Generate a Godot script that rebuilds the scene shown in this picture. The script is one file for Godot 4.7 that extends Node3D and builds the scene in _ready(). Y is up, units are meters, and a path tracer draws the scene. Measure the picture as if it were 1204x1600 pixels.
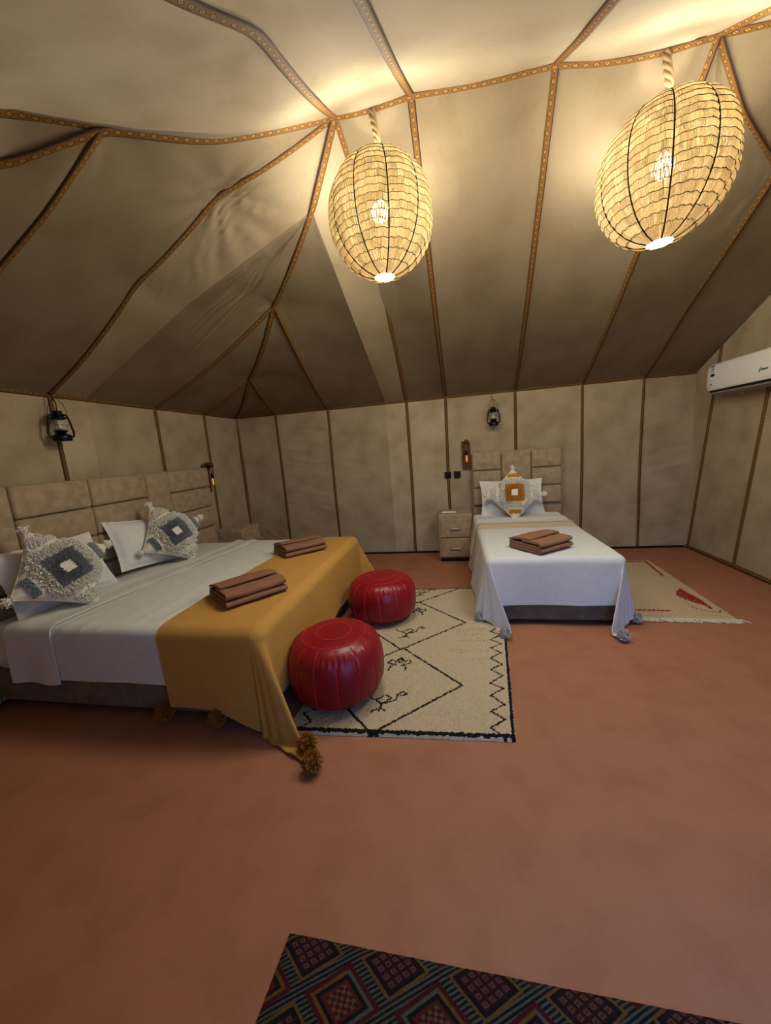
extends Node3D
# A desert tent room: canvas roof on a ridge, two beds, poufs, rugs, woven pendant lamps.
# Plan: x runs along the back wall, z from the back wall to the door, y up, metres.

const EAVE := 2.0
const RIDGE_Z := 2.45
const FRONT_Z := 4.9
const RIGHT_X := 5.62

var rng := RandomNumberGenerator.new()
var noise := FastNoiseLite.new()
var noise_b := FastNoiseLite.new()
var used := {}
var M := {}

# ------------------------------------------------------------------ mesh builder
class MB:
	var v := PackedVector3Array()
	var n := PackedVector3Array()
	var uv := PackedVector2Array()
	var c := PackedColorArray()
	var idx := PackedInt32Array()
	var tint := Color.WHITE
	var coloured := false

	func smooth(v0: int, i0: int) -> void:
		# normals of the piece that begins at v0 / i0, welded where points coincide
		var acc := {}
		var keys := []
		keys.resize(v.size() - v0)
		for k in range(v0, v.size()):
			var p := v[k]
			keys[k - v0] = Vector3i(roundi(p.x * 20000.0), roundi(p.y * 20000.0), roundi(p.z * 20000.0))
		for t in range(i0, idx.size(), 3):
			var a := v[idx[t]]
			var f := (v[idx[t + 2]] - a).cross(v[idx[t + 1]] - a)
			for k in 3:
				var key = keys[idx[t + k] - v0]
				acc[key] = acc.get(key, Vector3.ZERO) + f
		for k in range(v0, v.size()):
			var s: Vector3 = acc.get(keys[k - v0], Vector3.UP)
			n[k] = s.normalized() if s.length_squared() > 1e-20 else Vector3.UP

	func pt(p: Vector3, t := Vector2.ZERO) -> int:
		v.append(p)
		n.append(Vector3.UP)
		uv.append(t)
		c.append(tint)
		return v.size() - 1

	func grid(nu: int, nv: int, f: Callable, su := 1.0, sv := 1.0) -> MB:
		var v0 := v.size()
		var i0 := idx.size()
		for j in nv + 1:
			for i in nu + 1:
				var a := float(i) / nu
				var b := float(j) / nv
				pt(f.call(a, b), Vector2(a * su, b * sv))
		for j in nv:
			for i in nu:
				var q := v0 + j * (nu + 1) + i
				idx.append_array([q, q + 1, q + nu + 1, q + 1, q + nu + 2, q + nu + 1])
		smooth(v0, i0)
		return self

	static func axis_list(h: float, r: float, m: int) -> Array:
		var l := [-h, -h + 0.586 * r, -h + r]
		for k in range(1, m):
			l.append(lerpf(-h + r, h - r, float(k) / m))
		l.append_array([h - r, h - 0.586 * r, h])
		return l

	# a box with rounded edges; bend (optional) moves each finished point
	func rbox(at: Vector3, h: Vector3, r: float, b := Basis.IDENTITY, m := 1, bend = null) -> MB:
		r = minf(r, minf(h.x, minf(h.y, h.z)) * 0.98)
		var v0 := v.size()
		var i0 := idx.size()
		for ax in 3:
			var a1 := (ax + 1) % 3
			var a2 := (ax + 2) % 3
			var l1 := axis_list(h[a1], r, m)
			var l2 := axis_list(h[a2], r, m)
			for s in [-1.0, 1.0]:
				var w0 := v.size()
				for y in l2:
					for x in l1:
						var q := Vector3.ZERO
						q[ax] = s * h[ax]
						q[a1] = x
						q[a2] = y
						var inner := Vector3(clampf(q.x, -h.x + r, h.x - r), clampf(q.y, -h.y + r, h.y - r), clampf(q.z, -h.z + r, h.z - r))
						var p := inner + (q - inner).normalized() * r
						if bend != null:
							p = bend.call(p)
						pt(at + b * p, Vector2(q[a1], q[a2]))
				for j in l2.size() - 1:
					for i in l1.size() - 1:
						var q0: int = w0 + j * l1.size() + i
						var q1: int = q0 + l1.size()
						if s > 0:
							idx.append_array([q0, q1, q0 + 1, q0 + 1, q1, q1 + 1])
						else:
							idx.append_array([q0, q0 + 1, q1, q0 + 1, q1 + 1, q1])
		smooth(v0, i0)
		return self

	func tube(pts: Array, r, sides := 6, cap := true) -> MB:
		var v0 := v.size()
		var i0 := idx.size()
		var k := pts.size()
		var t := (pts[1] - pts[0] as Vector3).normalized()
		var side := t.cross(Vector3.UP if absf(t.y) < 0.9 else Vector3.RIGHT).normalized()
		var run := 0.0
		for i in k:
			var d: Vector3 = (pts[mini(i + 1, k - 1)] - pts[maxi(i - 1, 0)]).normalized()
			side = (side - d * side.dot(d)).normalized()
			var up := d.cross(side)
			var rr: float = r if (r is float) else r[i]
			if i:
				run += (pts[i] - pts[i - 1]).length()
			for s in sides + 1:
				var a := TAU * s / sides
				pt(pts[i] + (side * cos(a) + up * sin(a)) * rr, Vector2(float(s) / sides, run))
		for i in k - 1:
			for s in sides:
				var q := v0 + i * (sides + 1) + s
				idx.append_array([q, q + 1, q + sides + 1, q + 1, q + sides + 2, q + sides + 1])
		if cap:
			for e in [0, k - 1]:
				var m := pt(pts[e])
				for s in sides:
					var q: int = v0 + e * (sides + 1) + s
					if e == 0:
						idx.append_array([m, q + 1, q])
					else:
						idx.append_array([m, q, q + 1])
		smooth(v0, i0)
		return self

	func lathe(prof: Array, seg: int, at := Vector3.ZERO, b := Basis.IDENTITY) -> MB:
		var k := prof.size() - 1
		return grid(seg, k, func(u, w):
			var p: Vector2 = prof[roundi(w * k)]
			var a: float = -TAU * u
			return at + b * Vector3(p.x * cos(a), p.y, p.x * sin(a)))

	# thin three-sided strand tapering to a point
	func strand(p0: Vector3, p1: Vector3, w: float, tip := 0.35, mid := Vector3.ZERO) -> MB:
		var d := (p1 - p0).normalized()
		var s := d.cross(Vector3.UP if absf(d.y) < 0.9 else Vector3.RIGHT).normalized()
		var u := d.cross(s)
		var q := v.size()
		var pm := (p0 + p1) * 0.5 + mid
		for row in [[p0, w], [pm, w], [p1, w * tip]]:
			for k in 3:
				var o := (s * cos(TAU * k / 3.0) + u * sin(TAU * k / 3.0))
				v.append(row[0] + o * row[1])
				n.append(o)
				uv.append(Vector2(k / 3.0, 0))
				c.append(tint)
		for row in 2:
			for k in 3:
				var a: int = q + row * 3 + k
				var e: int = q + row * 3 + (k + 1) % 3
				idx.append_array([a, a + 3, e, e, a + 3, e + 3])
		return self

	func commit(m: Material) -> ArrayMesh:
		var arr := []
		arr.resize(Mesh.ARRAY_MAX)
		arr[Mesh.ARRAY_VERTEX] = v
		arr[Mesh.ARRAY_NORMAL] = n
		arr[Mesh.ARRAY_TEX_UV] = uv
		if coloured:
			arr[Mesh.ARRAY_COLOR] = c
		arr[Mesh.ARRAY_INDEX] = idx
		var me := ArrayMesh.new()
		me.add_surface_from_arrays(Mesh.PRIMITIVE_TRIANGLES, arr)
		me.surface_set_material(0, m)
		return me

# ------------------------------------------------------------------ objects
func numbered(parent: Node, called: String) -> String:
	var key := str(parent.get_instance_id()) + called
	var k: int = used.get(key, 0)
	used[key] = k + 1
	return called if k == 0 else "%s_%03d" % [called, k]

func tag(o: Node, label: String, category: String, group := "") -> Node:
	o.set_meta("label", label)
	o.set_meta("category", category)
	if group:
		o.set_meta("group", group)
	return o

func thing(called: String, label: String, category: String, at := Vector3.ZERO, group := "") -> Node3D:
	var o := Node3D.new()
	o.name = numbered(self, called)
	add_child(o, true)
	o.position = at
	tag(o, label, category, group)
	return o

func part(called: String, mb: MB, m: Material, parent: Node, label := "") -> MeshInstance3D:
	var o := MeshInstance3D.new()
	o.mesh = mb.commit(m)
	o.name = numbered(parent, called)
	o.cast_shadow = GeometryInstance3D.SHADOW_CASTING_SETTING_ON
	parent.add_child(o, true)
	if label:
		o.set_meta("label", label)
	return o

func shared(called: String, me: Mesh, parent: Node, at := Vector3.ZERO, b := Basis.IDENTITY) -> MeshInstance3D:
	var o := MeshInstance3D.new()
	o.mesh = me
	o.name = numbered(parent, called)
	parent.add_child(o, true)
	o.transform = Transform3D(b, at)
	return o

func structure(called: String, mb: MB, m: Material) -> MeshInstance3D:
	var o := part(called, mb, m, self)
	o.set_meta("kind", "structure")
	return o

func dup(o: Node3D, label: String, at: Vector3, turn := 0.0) -> Node3D:
	var r: Node3D = o.duplicate()
	r.name = numbered(self, str(o.name))
	add_child(r, true)
	r.position = at
	r.rotation.y = turn
	r.set_meta("label", label)
	return r

# ------------------------------------------------------------------ materials
func noise_texture(freq: float, s: int, cols: Array, octaves := 4, size := 512, warp := false) -> NoiseTexture2D:
	var f := FastNoiseLite.new()
	f.seed = s
	f.frequency = freq
	f.noise_type = FastNoiseLite.TYPE_SIMPLEX_SMOOTH
	f.fractal_octaves = octaves
	f.domain_warp_enabled = warp
	f.domain_warp_amplitude = 40.0
	var t := NoiseTexture2D.new()
	t.width = size
	t.height = size
	t.seamless = true
	t.noise = f
	var g := Gradient.new()
	g.offsets = PackedFloat32Array([0.0, 1.0])
	g.colors = PackedColorArray([cols[0], cols[-1]])
	if cols.size() == 3:
		g.offsets = PackedFloat32Array([0.0, 0.5, 1.0])
		g.colors = PackedColorArray(cols)
	t.color_ramp = g
	return t

func mat(called: String, col: Color, rough := 0.9, metal := 0.0) -> StandardMaterial3D:
	var m := StandardMaterial3D.new()
	m.resource_name = called
	m.albedo_color = col
	m.roughness = rough
	m.metallic = metal
	m.metallic_specular = 0.35
	m.cull_mode = BaseMaterial3D.CULL_DISABLED
	return m

func textured(m: StandardMaterial3D, tex: Texture2D, scale: float, world := false) -> StandardMaterial3D:
	m.albedo_texture = tex
	m.uv1_triplanar = true
	m.uv1_world_triplanar = world
	m.uv1_scale = Vector3.ONE * scale
	return m

func relief(m: StandardMaterial3D, tex: Texture2D, cm: float) -> StandardMaterial3D:
	m.heightmap_enabled = true
	m.heightmap_texture = tex
	m.heightmap_scale = cm
	return m

func make_materials() -> void:
	var mottled := noise_texture(0.006, 11, [Color(0.84, 0.81, 0.76), Color(0.95, 0.94, 0.92), Color(1, 1, 1)], 5, 1024, true)
	var fine := noise_texture(0.09, 5, [Color(0.2, 0.2, 0.2), Color(0.8, 0.8, 0.8)], 3)
	var coarse := noise_texture(0.03, 8, [Color(0.1, 0.1, 0.1), Color(0.9, 0.9, 0.9)], 4)
	var cloth := noise_texture(0.02, 21, [Color(0.965, 0.963, 0.96), Color(1, 1, 1)], 4)
	var velvet := noise_texture(0.012, 31, [Color(0.82, 0.79, 0.75), Color(1, 1, 1)], 5, 512, true)
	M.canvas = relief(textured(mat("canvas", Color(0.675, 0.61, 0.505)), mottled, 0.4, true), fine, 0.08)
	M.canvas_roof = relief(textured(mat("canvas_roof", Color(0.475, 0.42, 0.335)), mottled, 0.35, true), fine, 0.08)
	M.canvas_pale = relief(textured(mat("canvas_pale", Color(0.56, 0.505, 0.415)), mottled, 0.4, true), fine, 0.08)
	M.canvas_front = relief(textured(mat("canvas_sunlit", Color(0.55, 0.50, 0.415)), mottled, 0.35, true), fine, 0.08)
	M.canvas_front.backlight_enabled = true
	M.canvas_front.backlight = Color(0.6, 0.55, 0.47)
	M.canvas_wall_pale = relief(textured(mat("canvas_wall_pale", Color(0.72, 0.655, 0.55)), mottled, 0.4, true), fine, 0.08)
	M.skin = mat("outer_canvas", Color(0.45, 0.40, 0.32))
	M.floor = relief(textured(mat("painted_floor", Color(0.63, 0.42, 0.315), 0.6), noise_texture(0.008, 77, [Color(0.91, 0.89, 0.87), Color(0.975, 0.97, 0.965), Color(1, 1, 1)], 5, 1024, true), 0.45, true), coarse, 0.05)
	M.sand = textured(mat("sand", Color(0.72, 0.58, 0.42)), mottled, 0.5, true)
	M.sheet = relief(textured(mat("white_sheet", Color(0.84, 0.84, 0.83)), cloth, 1.5), fine, 0.03)
	M.spread = relief(textured(mat("white_bedspread", Color(0.80, 0.81, 0.82)), cloth, 1.5), fine, 0.06)
	M.spread_band = textured(mat("beige_band", Color(0.80, 0.73, 0.60)), cloth, 1.5)
	M.pillow = textured(mat("white_pillow", Color(0.88, 0.87, 0.85)), cloth, 2.0)
	M.cushion = mat("cream_cushion", Color(0.88, 0.85, 0.79))
	M.tuft_white = mat("cream_tufts", Color(0.95, 0.93, 0.88))
	M.tuft_white.backlight_enabled = true
	M.tuft_white.backlight = Color(0.5, 0.49, 0.46)
	M.tuft_grey = mat("grey_tufts", Color(0.59, 0.61, 0.61))
	M.tuft_gold = mat("gold_tufts", Color(0.90, 0.66, 0.24))
	M.mustard = relief(textured(mat("mustard_blanket", Color(0.735, 0.555, 0.27)), cloth, 1.3), fine, 0.08)
	M.mustard_yarn = mat("mustard_yarn", Color(0.62, 0.41, 0.15))
	M.white_yarn = mat("white_yarn", Color(0.80, 0.78, 0.74))
	M.towel = relief(textured(mat("brown_towel", Color(0.54, 0.385, 0.30)), cloth, 3.0), fine, 0.15)
	M.velvet = textured(mat("beige_velvet", Color(0.69, 0.61, 0.50), 0.85), velvet, 1.6)
	M.velvet.rim_enabled = true
	M.velvet.rim = 0.25
	M.taupe = textured(mat("taupe_upholstery", Color(0.50, 0.44, 0.37), 0.85), velvet, 1.6)
	M.leather = relief(mat("red_leather", Color(0.52, 0.010, 0.09), 0.36), coarse, 0.05)
	M.leather.uv1_triplanar = true
	M.leather.uv1_scale = Vector3.ONE * 3.0
	M.leather.metallic_specular = 0.5
	M.thread_red = mat("red_thread", Color(0.80, 0.16, 0.18), 0.6)
	M.black = mat("black_plastic", Color(0.02, 0.02, 0.022), 0.4)
	M.black_metal = mat("black_metal", Color(0.015, 0.015, 0.016), 0.35)
	M.dark = mat("dark_plinth", Color(0.03, 0.026, 0.024), 0.7)
	M.steel = mat("steel", Color(0.75, 0.75, 0.75), 0.3, 1.0)
	M.white_plastic = mat("white_plastic", Color(0.88, 0.87, 0.84), 0.4)
	M.grey_plastic = mat("grey_plastic", Color(0.55, 0.53, 0.50), 0.5)
	M.sticker = mat("dark_sticker", Color(0.07, 0.07, 0.11), 0.5)
	M.paper = mat("paper", Color(0.92, 0.92, 0.90), 0.6)
	M.wood = textured(mat("rough_wood", Color(0.50, 0.33, 0.19), 0.8), noise_texture(0.03, 9, [Color(0.5, 0.45, 0.4), Color(1, 1, 1)], 4), 4.0)
	M.dark_wood = mat("dark_wood", Color(0.10, 0.055, 0.035), 0.7)
	M.rope = mat("rope", Color(0.58, 0.49, 0.36), 0.95)
	M.glass = mat("glass", Color(0.95, 0.95, 0.92, 0.12), 0.05)
	M.glass.transparency = BaseMaterial3D.TRANSPARENCY_ALPHA
	M.amber = mat("amber_glass", Color(0.9, 0.62, 0.25, 0.35), 0.05)
	M.amber.transparency = BaseMaterial3D.TRANSPARENCY_ALPHA
	M.filament = mat("filament", Color(1.0, 0.85, 0.55))
	M.filament.emission_enabled = true
	M.filament.emission = Color(1.0, 0.78, 0.45)
	M.filament.emission_energy_multiplier = 1.5
	M.straw = mat("raffia_straw", Color.WHITE, 0.8)
	M.straw.vertex_color_use_as_albedo = true
	M.straw.backlight_enabled = true
	M.straw.backlight = Color(0.6, 0.58, 0.54)
	M.straw_cap = mat("raffia_cap", Color(0.88, 0.78, 0.55), 0.8)
	M.straw_cap.backlight_enabled = true
	M.straw_cap.backlight = Color(1.4, 1.36, 1.25)
	M.wire = mat("dark_wire", Color(0.07, 0.05, 0.03), 0.7)
	M.bulb = mat("lit_bulb", Color(1, 1, 1))
	M.bulb.emission_enabled = true
	M.bulb.emission = Color(1.0, 0.93, 0.80)
	M.bulb.emission_energy_multiplier = 8.0
	M.trim = trim_material()

func trim_material() -> StandardMaterial3D:
	# woven gold braid on a dark brown ribbon, length along v
	var im := Image.create(48, 96, false, Image.FORMAT_RGB8)
	for y in 96:
		for x in 48:
			var u := (x + 0.5) / 48.0
			var w := fposmod((y + 0.5) / 48.0, 1.0)
			var col := Color(0.19, 0.10, 0.045)
			if u > 0.10 and u < 0.90:
				col = Color(0.36, 0.24, 0.10)
			if u > 0.17 and u < 0.83:
				var d := absf(u - 0.5) / 0.33 + absf(w - 0.5) / 0.5
				col = Color(0.74, 0.58, 0.26)
				if d > 0.55 and d < 0.78:
					col = Color(0.26, 0.14, 0.05)
				elif d < 0.2:
					col = Color(0.30, 0.17, 0.06)
				elif d >= 0.78:
					col = Color(0.60, 0.45, 0.18) if (x / 3 + y / 3) % 2 else Color(0.36, 0.22, 0.08)
			im.set_pixel(x, y, col)
	var m := mat("gold_braid", Color(0.80, 0.78, 0.80), 0.75)
	m.albedo_texture = ImageTexture.create_from_image(im)
	return m

# ------------------------------------------------------------------ tent canvas
func along(c: Array, t: float) -> Vector3:
	var total := 0.0
	for i in c.size() - 1:
		total += (c[i + 1] - c[i]).length()
	var want := t * total
	for i in c.size() - 1:
		var l: float = (c[i + 1] - c[i]).length()
		if want <= l or i == c.size() - 2:
			return c[i].lerp(c[i + 1], clampf(want / maxf(l, 1e-6), 0, 1))
		want -= l
	return c[-1]

var pulls := []

# cloth stretched between two seams: billow (out of the room) and n folds around (s, t)
func canvas_panel(a: Array, b: Array, parent: Node, m: Material, billow := 0.0, wr := {}, res := 36) -> void:
	var inside := Vector3(2.9, 1.2, 2.45)
	var mid := (along(a, 0.5) + along(b, 0.5)) * 0.5
	var e1 := (along(b, 0.6) - along(a, 0.6)).normalized()
	var e2 := (along(a, 1.0) - along(a, 0.0) + along(b, 1.0) - along(b, 0.0)).normalized()
	var nrm := e1.cross(e2).normalized()
	if nrm.dot(inside - mid) < 0:
		nrm = -nrm
	e2 = nrm.cross(e1)
	var pa := []
	var pb := []
	for j in res + 1:
		pa.append(along(a, float(j) / res))
		pb.append(along(b, float(j) / res))
	var wide := (along(a, 0.5) - along(b, 0.5)).length()
	var tall := ((along(a, 1.0) - along(a, 0.0)).length() + (along(b, 1.0) - along(b, 0.0)).length()) * 0.5
	# folds: [centre, direction, half length, half width, height, bow]
	var folds := []
	for k in int(wr.get("n", 0)):
		var c := Vector2(wide * (wr.s + rng.randf_range(-1, 1) * wr.rs), tall * (wr.t + rng.randf_range(-1, 1) * wr.rt))
		var ang: float = wr.angle + rng.randf_range(-1, 1) * wr.get("spread", 0.12)
		folds.append([c, Vector2.from_angle(ang), wr.len * rng.randf_range(0.5, 1.2), wr.width * rng.randf_range(0.6, 1.4), wr.amp * rng.randf_range(0.4, 1.0) * (1.0 if rng.randf() < 0.75 else -1.0), rng.randf_range(-0.02, 0.03)])
	var f := func(s, t):
		var j := roundi(t * res)
		var p: Vector3 = pa[j].lerp(pb[j], s)
		var edge: float = 4.0 * s * (1.0 - s)
		var rim := minf(1.0, edge * 4.0)
		var d: float = -billow * edge * sin(PI * t)
		d += 0.006 * rim * noise.get_noise_3d(p.x * 60, p.y * 60, p.z * 60)
		if folds:
			var at := Vector2(s * wide, t * tall)
			for q in folds:
				var r: Vector2 = at - q[0]
				var l: float = r.dot(q[1]) / q[2]
				if absf(l) < 2.0:
					var w: float = (r.dot(q[1].orthogonal()) + q[5] * l * l) / q[3]
					if absf(w) < 2.5:
						d += q[4] * rim * exp(-w * w - l * l)
		for g in pulls:
			var r: Vector3 = p - g[0]
			var l := r.length()
			if l < g[1] * 2.2:
				var ang := atan2(r.dot(e2), r.dot(e1))
				var fade: float = exp(-pow(l / g[1], 2.0)) * smoothstep(0.0, 0.12, l)
				d += g[2] * fade * rim * sin(ang * g[3] + 3.0 * noise.get_noise_2d(ang * 60.0, l * 20.0))
		return p + nrm * d - Vector3(0, ridge_sag(p), 0)
	var mb := MB.new()
	mb.grid(res, res, f)
	part("canvas_panel", mb, m, parent)

# flat woven ribbon sewn along a seam, on the room side
func braid(pts: Array, parent: Node, width := 0.042, raise := 0.008) -> void:
	var inside := Vector3(2.9, 1.3, 2.45)
	var total := 0.0
	for i in pts.size() - 1:
		total += (pts[i + 1] - pts[i]).length()
	var k := maxi(4, int(total / 0.06))
	var line := []
	for i in k + 1:
		line.append(along(pts, float(i) / k))
	# ease the kinks a little
	for pass_no in 2:
		var copy := line.duplicate()
		for i in range(1, k):
			line[i] = copy[i] * 0.6 + (copy[i - 1] + copy[i + 1]) * 0.2
	var frames := []
	for i in k + 1:
		var d: Vector3 = (line[mini(i + 1, k)] - line[maxi(i - 1, 0)]).normalized()
		var up: Vector3 = inside - line[i]
		up = (up - d * up.dot(d)).normalized()
		frames.append([line[i], d.cross(up), up])
	var f := func(s, t):
		var fr: Array = frames[roundi(t * k)]
		var e := absf(s - 0.5) * 2.0
		return fr[0] + fr[1] * (s - 0.5) * width + fr[2] * (raise if e < 0.9 else raise * 0.35)
	var mb := MB.new()
	mb.grid(6, k, f, 1.0, total / width / 2.0)
	part("seam_braid", mb, M.trim, parent)

func hang(pts: Array, drop: float) -> Array:
	# the same polyline with every stretch sagging a little
	var o := []
	for i in pts.size() - 1:
		var l: float = (pts[i + 1] - pts[i]).length()
		for k in 6:
			var t := k / 6.0
			o.append(pts[i].lerp(pts[i + 1], t) - Vector3(0, drop * l * l * 4.0 * t * (1.0 - t), 0))
	o.append(pts[-1])
	return o

# how far the cloth sags below the ridge pole between its knots
func ridge_sag(p: Vector3) -> float:
	var near := exp(-pow((p.z - RIDGE_Z) / 0.4, 2.0))
	for q in [[2.36, 2.795, 0.012], [2.795, 3.535, 0.014], [3.535, 4.256, 0.035]]:
		if p.x > q[0] and p.x < q[1] and p.y > 2.3:
			var t: float = (p.x - q[0]) / (q[1] - q[0])
			return near * q[2] * 4.0 * t * (1.0 - t)
	return 0.0

func build_tent() -> void:
	var A := Vector3(2.36, 3.292, RIDGE_Z)
	var B := Vector3(2.795, 3.306, RIDGE_Z)
	var C := Vector3(3.535, 3.28, RIDGE_Z)
	var D := Vector3(4.256, 3.234, RIDGE_Z)
	var R := Vector3(RIGHT_X + 0.04, 3.20, RIDGE_Z)
	var corner := Vector3(0, EAVE, 0)
	var n2 := Vector3(0.726, 2.309, 0.806)
	var n1 := Vector3(1.446, 2.736, 1.526)
	var md := Vector3(2.08, 3.02, 2.16)
	var fcorner := Vector3(0, EAVE, FRONT_Z)
	var fm := Vector3(1.83, 2.985, 2.875)
	var E := Vector3(1.545, 2.842, 3.23)
	var g0 := Vector3(1.22, 2.665, 3.395)
	var g2 := Vector3(0.70, 2.33, 4.05)
	var K1 := Vector3(1.579, 3.036, 2.45)
	var K2 := Vector3(0.902, 2.632, 2.45)
	var F := Vector3(2.385, 2.75, 3.49)
	var e := func(x, z): return Vector3(x, EAVE, z)

	# seams, ridge to eave, with a slight hang
	var back := [
		hang([n2, e.call(0.595, 0)], 0.02), hang([n1, e.call(1.343, 0)], 0.02),
		[A, Vector3(2.37, 3.22, 2.15), Vector3(2.38, 2.45 + 0.0, 0.98), e.call(2.386, 0)],
		hang([B, e.call(2.875, 0)], 0.008), hang([C, e.call(3.70, 0)], 0.012), hang([D, e.call(4.448, 0)], 0.012),
		hang([D, Vector3(4.59, 3.10, 2.106), Vector3(5.0, 2.95, 1.79), Vector3(5.03, 2.47, 0.887), e.call(5.094, 0)], 0.01),
		hang([R, e.call(RIGHT_X + 0.04, 0)], 0.0)]
	back[2] = [A, Vector3(2.37, 3.235, 2.15), Vector3(2.38, 2.82, 1.25), Vector3(2.385, 2.47, 0.70), e.call(2.386, 0)]
	var left := [
		hang([n2, e.call(0, 0.701)], 0.02), hang([n1, e.call(0, 1.45)], 0.02),
		hang([A, K1, K2, e.call(0, RIDGE_Z)], 0.035),
		hang([E, Vector3(1.118, 2.609, 3.19), Vector3(0.80, 2.435, 3.19), e.call(0, 3.19)], 0.0), hang([g2, e.call(0, 4.2)], 0.02)]
	var front := [
		hang([g2, e.call(0.7, FRONT_Z)], 0.02), hang([E, Vector3(1.33, 2.775, 3.465), e.call(1.1, FRONT_Z)], 0.02),
		hang([A, F, Vector3(2.29, 2.618, 3.734), e.call(2.2, FRONT_Z)], 0.02),
		hang([B, Vector3(2.727, 2.751, 3.482), e.call(2.66, FRONT_Z)], 0.01), hang([C, e.call(3.5, FRONT_Z)], 0.01), hang([D, e.call(4.6, FRONT_Z)], 0.01),
		[R, e.call(RIGHT_X + 0.04, FRONT_Z)]]
	var hip_up := hang([A, md, n1], 0.03)
	var hip_mid := hang([n1, n2], 0.05)
	var hip_low := hang([n2, corner], 0.05)
	var fhip_up := hang([A, fm, E], 0.02)
	var fhip_mid := hang([E, g0, g2], 0.02)
	var fhip_low := hang([g2, fcorner], 0.05)
	# [centre, reach, depth, folds]
	pulls = [[K1, 0.32, 0.015, 11.0], [K2, 0.16, 0.006, 8.0], [F, 0.25, 0.006, 7.0], [E, 0.2, 0.005, 7.0], [n1, 0.18, 0.005, 8.0], [Vector3(4.98, 2.94, 1.77), 0.3, 0.008, 9.0], [Vector3(2.38, 2.47, 0.70), 0.12, 0.006, 5.0], [D, 0.3, 0.006, 7.0]]

	var ridge_line := []
	for q in [[A, B], [B, C], [C, D], [D, R]]:
		for k in 10:
			var p: Vector3 = q[0].lerp(q[1], k / 10.0)
			ridge_line.append(p - Vector3(0, ridge_sag(p), 0))
	ridge_line.append(R)

	# outer skin, a little above the panels, closes the room
	var skin := MB.new()
	var up := Vector3(0, 0.06, 0)
	var slope := func(p0, p1, p2, p3):
		skin.grid(4, 4, func(s, t): return (p0 as Vector3).lerp(p1, s).lerp((p2 as Vector3).lerp(p3, s), t) + up)
	var lift := Vector3(0, 0.12, 0)
	slope.call(A + lift, R + lift, e.call(-0.1, -0.1) + Vector3(0, 0, 0), e.call(RIGHT_X + 0.2, -0.1))
	slope.call(A + lift, A + lift, e.call(-0.1, -0.1), e.call(-0.1, FRONT_Z + 0.1))
	var ceiling := structure("ceiling", skin, M.skin)

	# back slope
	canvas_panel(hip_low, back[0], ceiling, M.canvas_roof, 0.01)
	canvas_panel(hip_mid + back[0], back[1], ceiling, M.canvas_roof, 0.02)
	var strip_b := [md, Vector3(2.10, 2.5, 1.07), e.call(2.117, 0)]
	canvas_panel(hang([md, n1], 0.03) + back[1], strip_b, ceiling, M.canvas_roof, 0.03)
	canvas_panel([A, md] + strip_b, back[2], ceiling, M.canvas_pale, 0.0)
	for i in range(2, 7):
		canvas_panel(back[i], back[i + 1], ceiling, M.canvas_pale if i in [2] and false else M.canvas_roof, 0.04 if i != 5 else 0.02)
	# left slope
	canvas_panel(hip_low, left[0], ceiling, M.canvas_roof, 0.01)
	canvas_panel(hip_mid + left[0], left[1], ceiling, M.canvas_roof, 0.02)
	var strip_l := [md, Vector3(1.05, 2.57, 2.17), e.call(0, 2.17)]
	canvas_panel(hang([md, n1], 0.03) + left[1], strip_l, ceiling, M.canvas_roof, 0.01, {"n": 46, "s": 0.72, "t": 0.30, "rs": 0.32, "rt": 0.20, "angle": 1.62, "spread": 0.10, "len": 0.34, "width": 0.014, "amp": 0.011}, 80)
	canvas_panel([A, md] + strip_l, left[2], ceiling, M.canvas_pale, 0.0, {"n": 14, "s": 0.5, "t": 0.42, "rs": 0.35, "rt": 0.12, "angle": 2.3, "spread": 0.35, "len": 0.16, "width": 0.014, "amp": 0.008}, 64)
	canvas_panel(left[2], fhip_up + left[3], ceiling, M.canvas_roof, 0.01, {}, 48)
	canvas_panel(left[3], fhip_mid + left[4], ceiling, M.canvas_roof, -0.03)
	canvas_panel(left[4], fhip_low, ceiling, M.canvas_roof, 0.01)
	# front slope
	canvas_panel(fhip_low, front[0], ceiling, M.canvas_front, 0.01)
	canvas_panel(fhip_mid + front[0], front[1], ceiling, M.canvas_front, -0.02)
	canvas_panel(fhip_up + front[1], front[2], ceiling, M.canvas_front, -0.01, {}, 48)
	for i in range(2, 6):
		canvas_panel(front[i], front[i + 1], ceiling, M.canvas_front, 0.03)

	# braids
	for s in back.slice(0, 7) + left + front.slice(0, 6):
		braid(s, ceiling)
	braid(hip_up + hip_mid + hip_low, ceiling, 0.05)
	braid(fhip_up + fhip_mid + fhip_low, ceiling, 0.05)
	braid(ridge_line, ceiling, 0.05, 0.012)

	# walls: outer box behind, canvas panels and braids on it
	var top := 1.995
	var xs := [0.0, 0.595, 1.343, 2.117, 2.386, 2.875, 3.70, 4.448, 5.094, RIGHT_X]
	var wall_back := structure("wall_back", MB.new().rbox(Vector3(2.8, 1.0, -0.09), Vector3(3.0, 1.03, 0.035), 0.01), M.skin)
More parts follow.
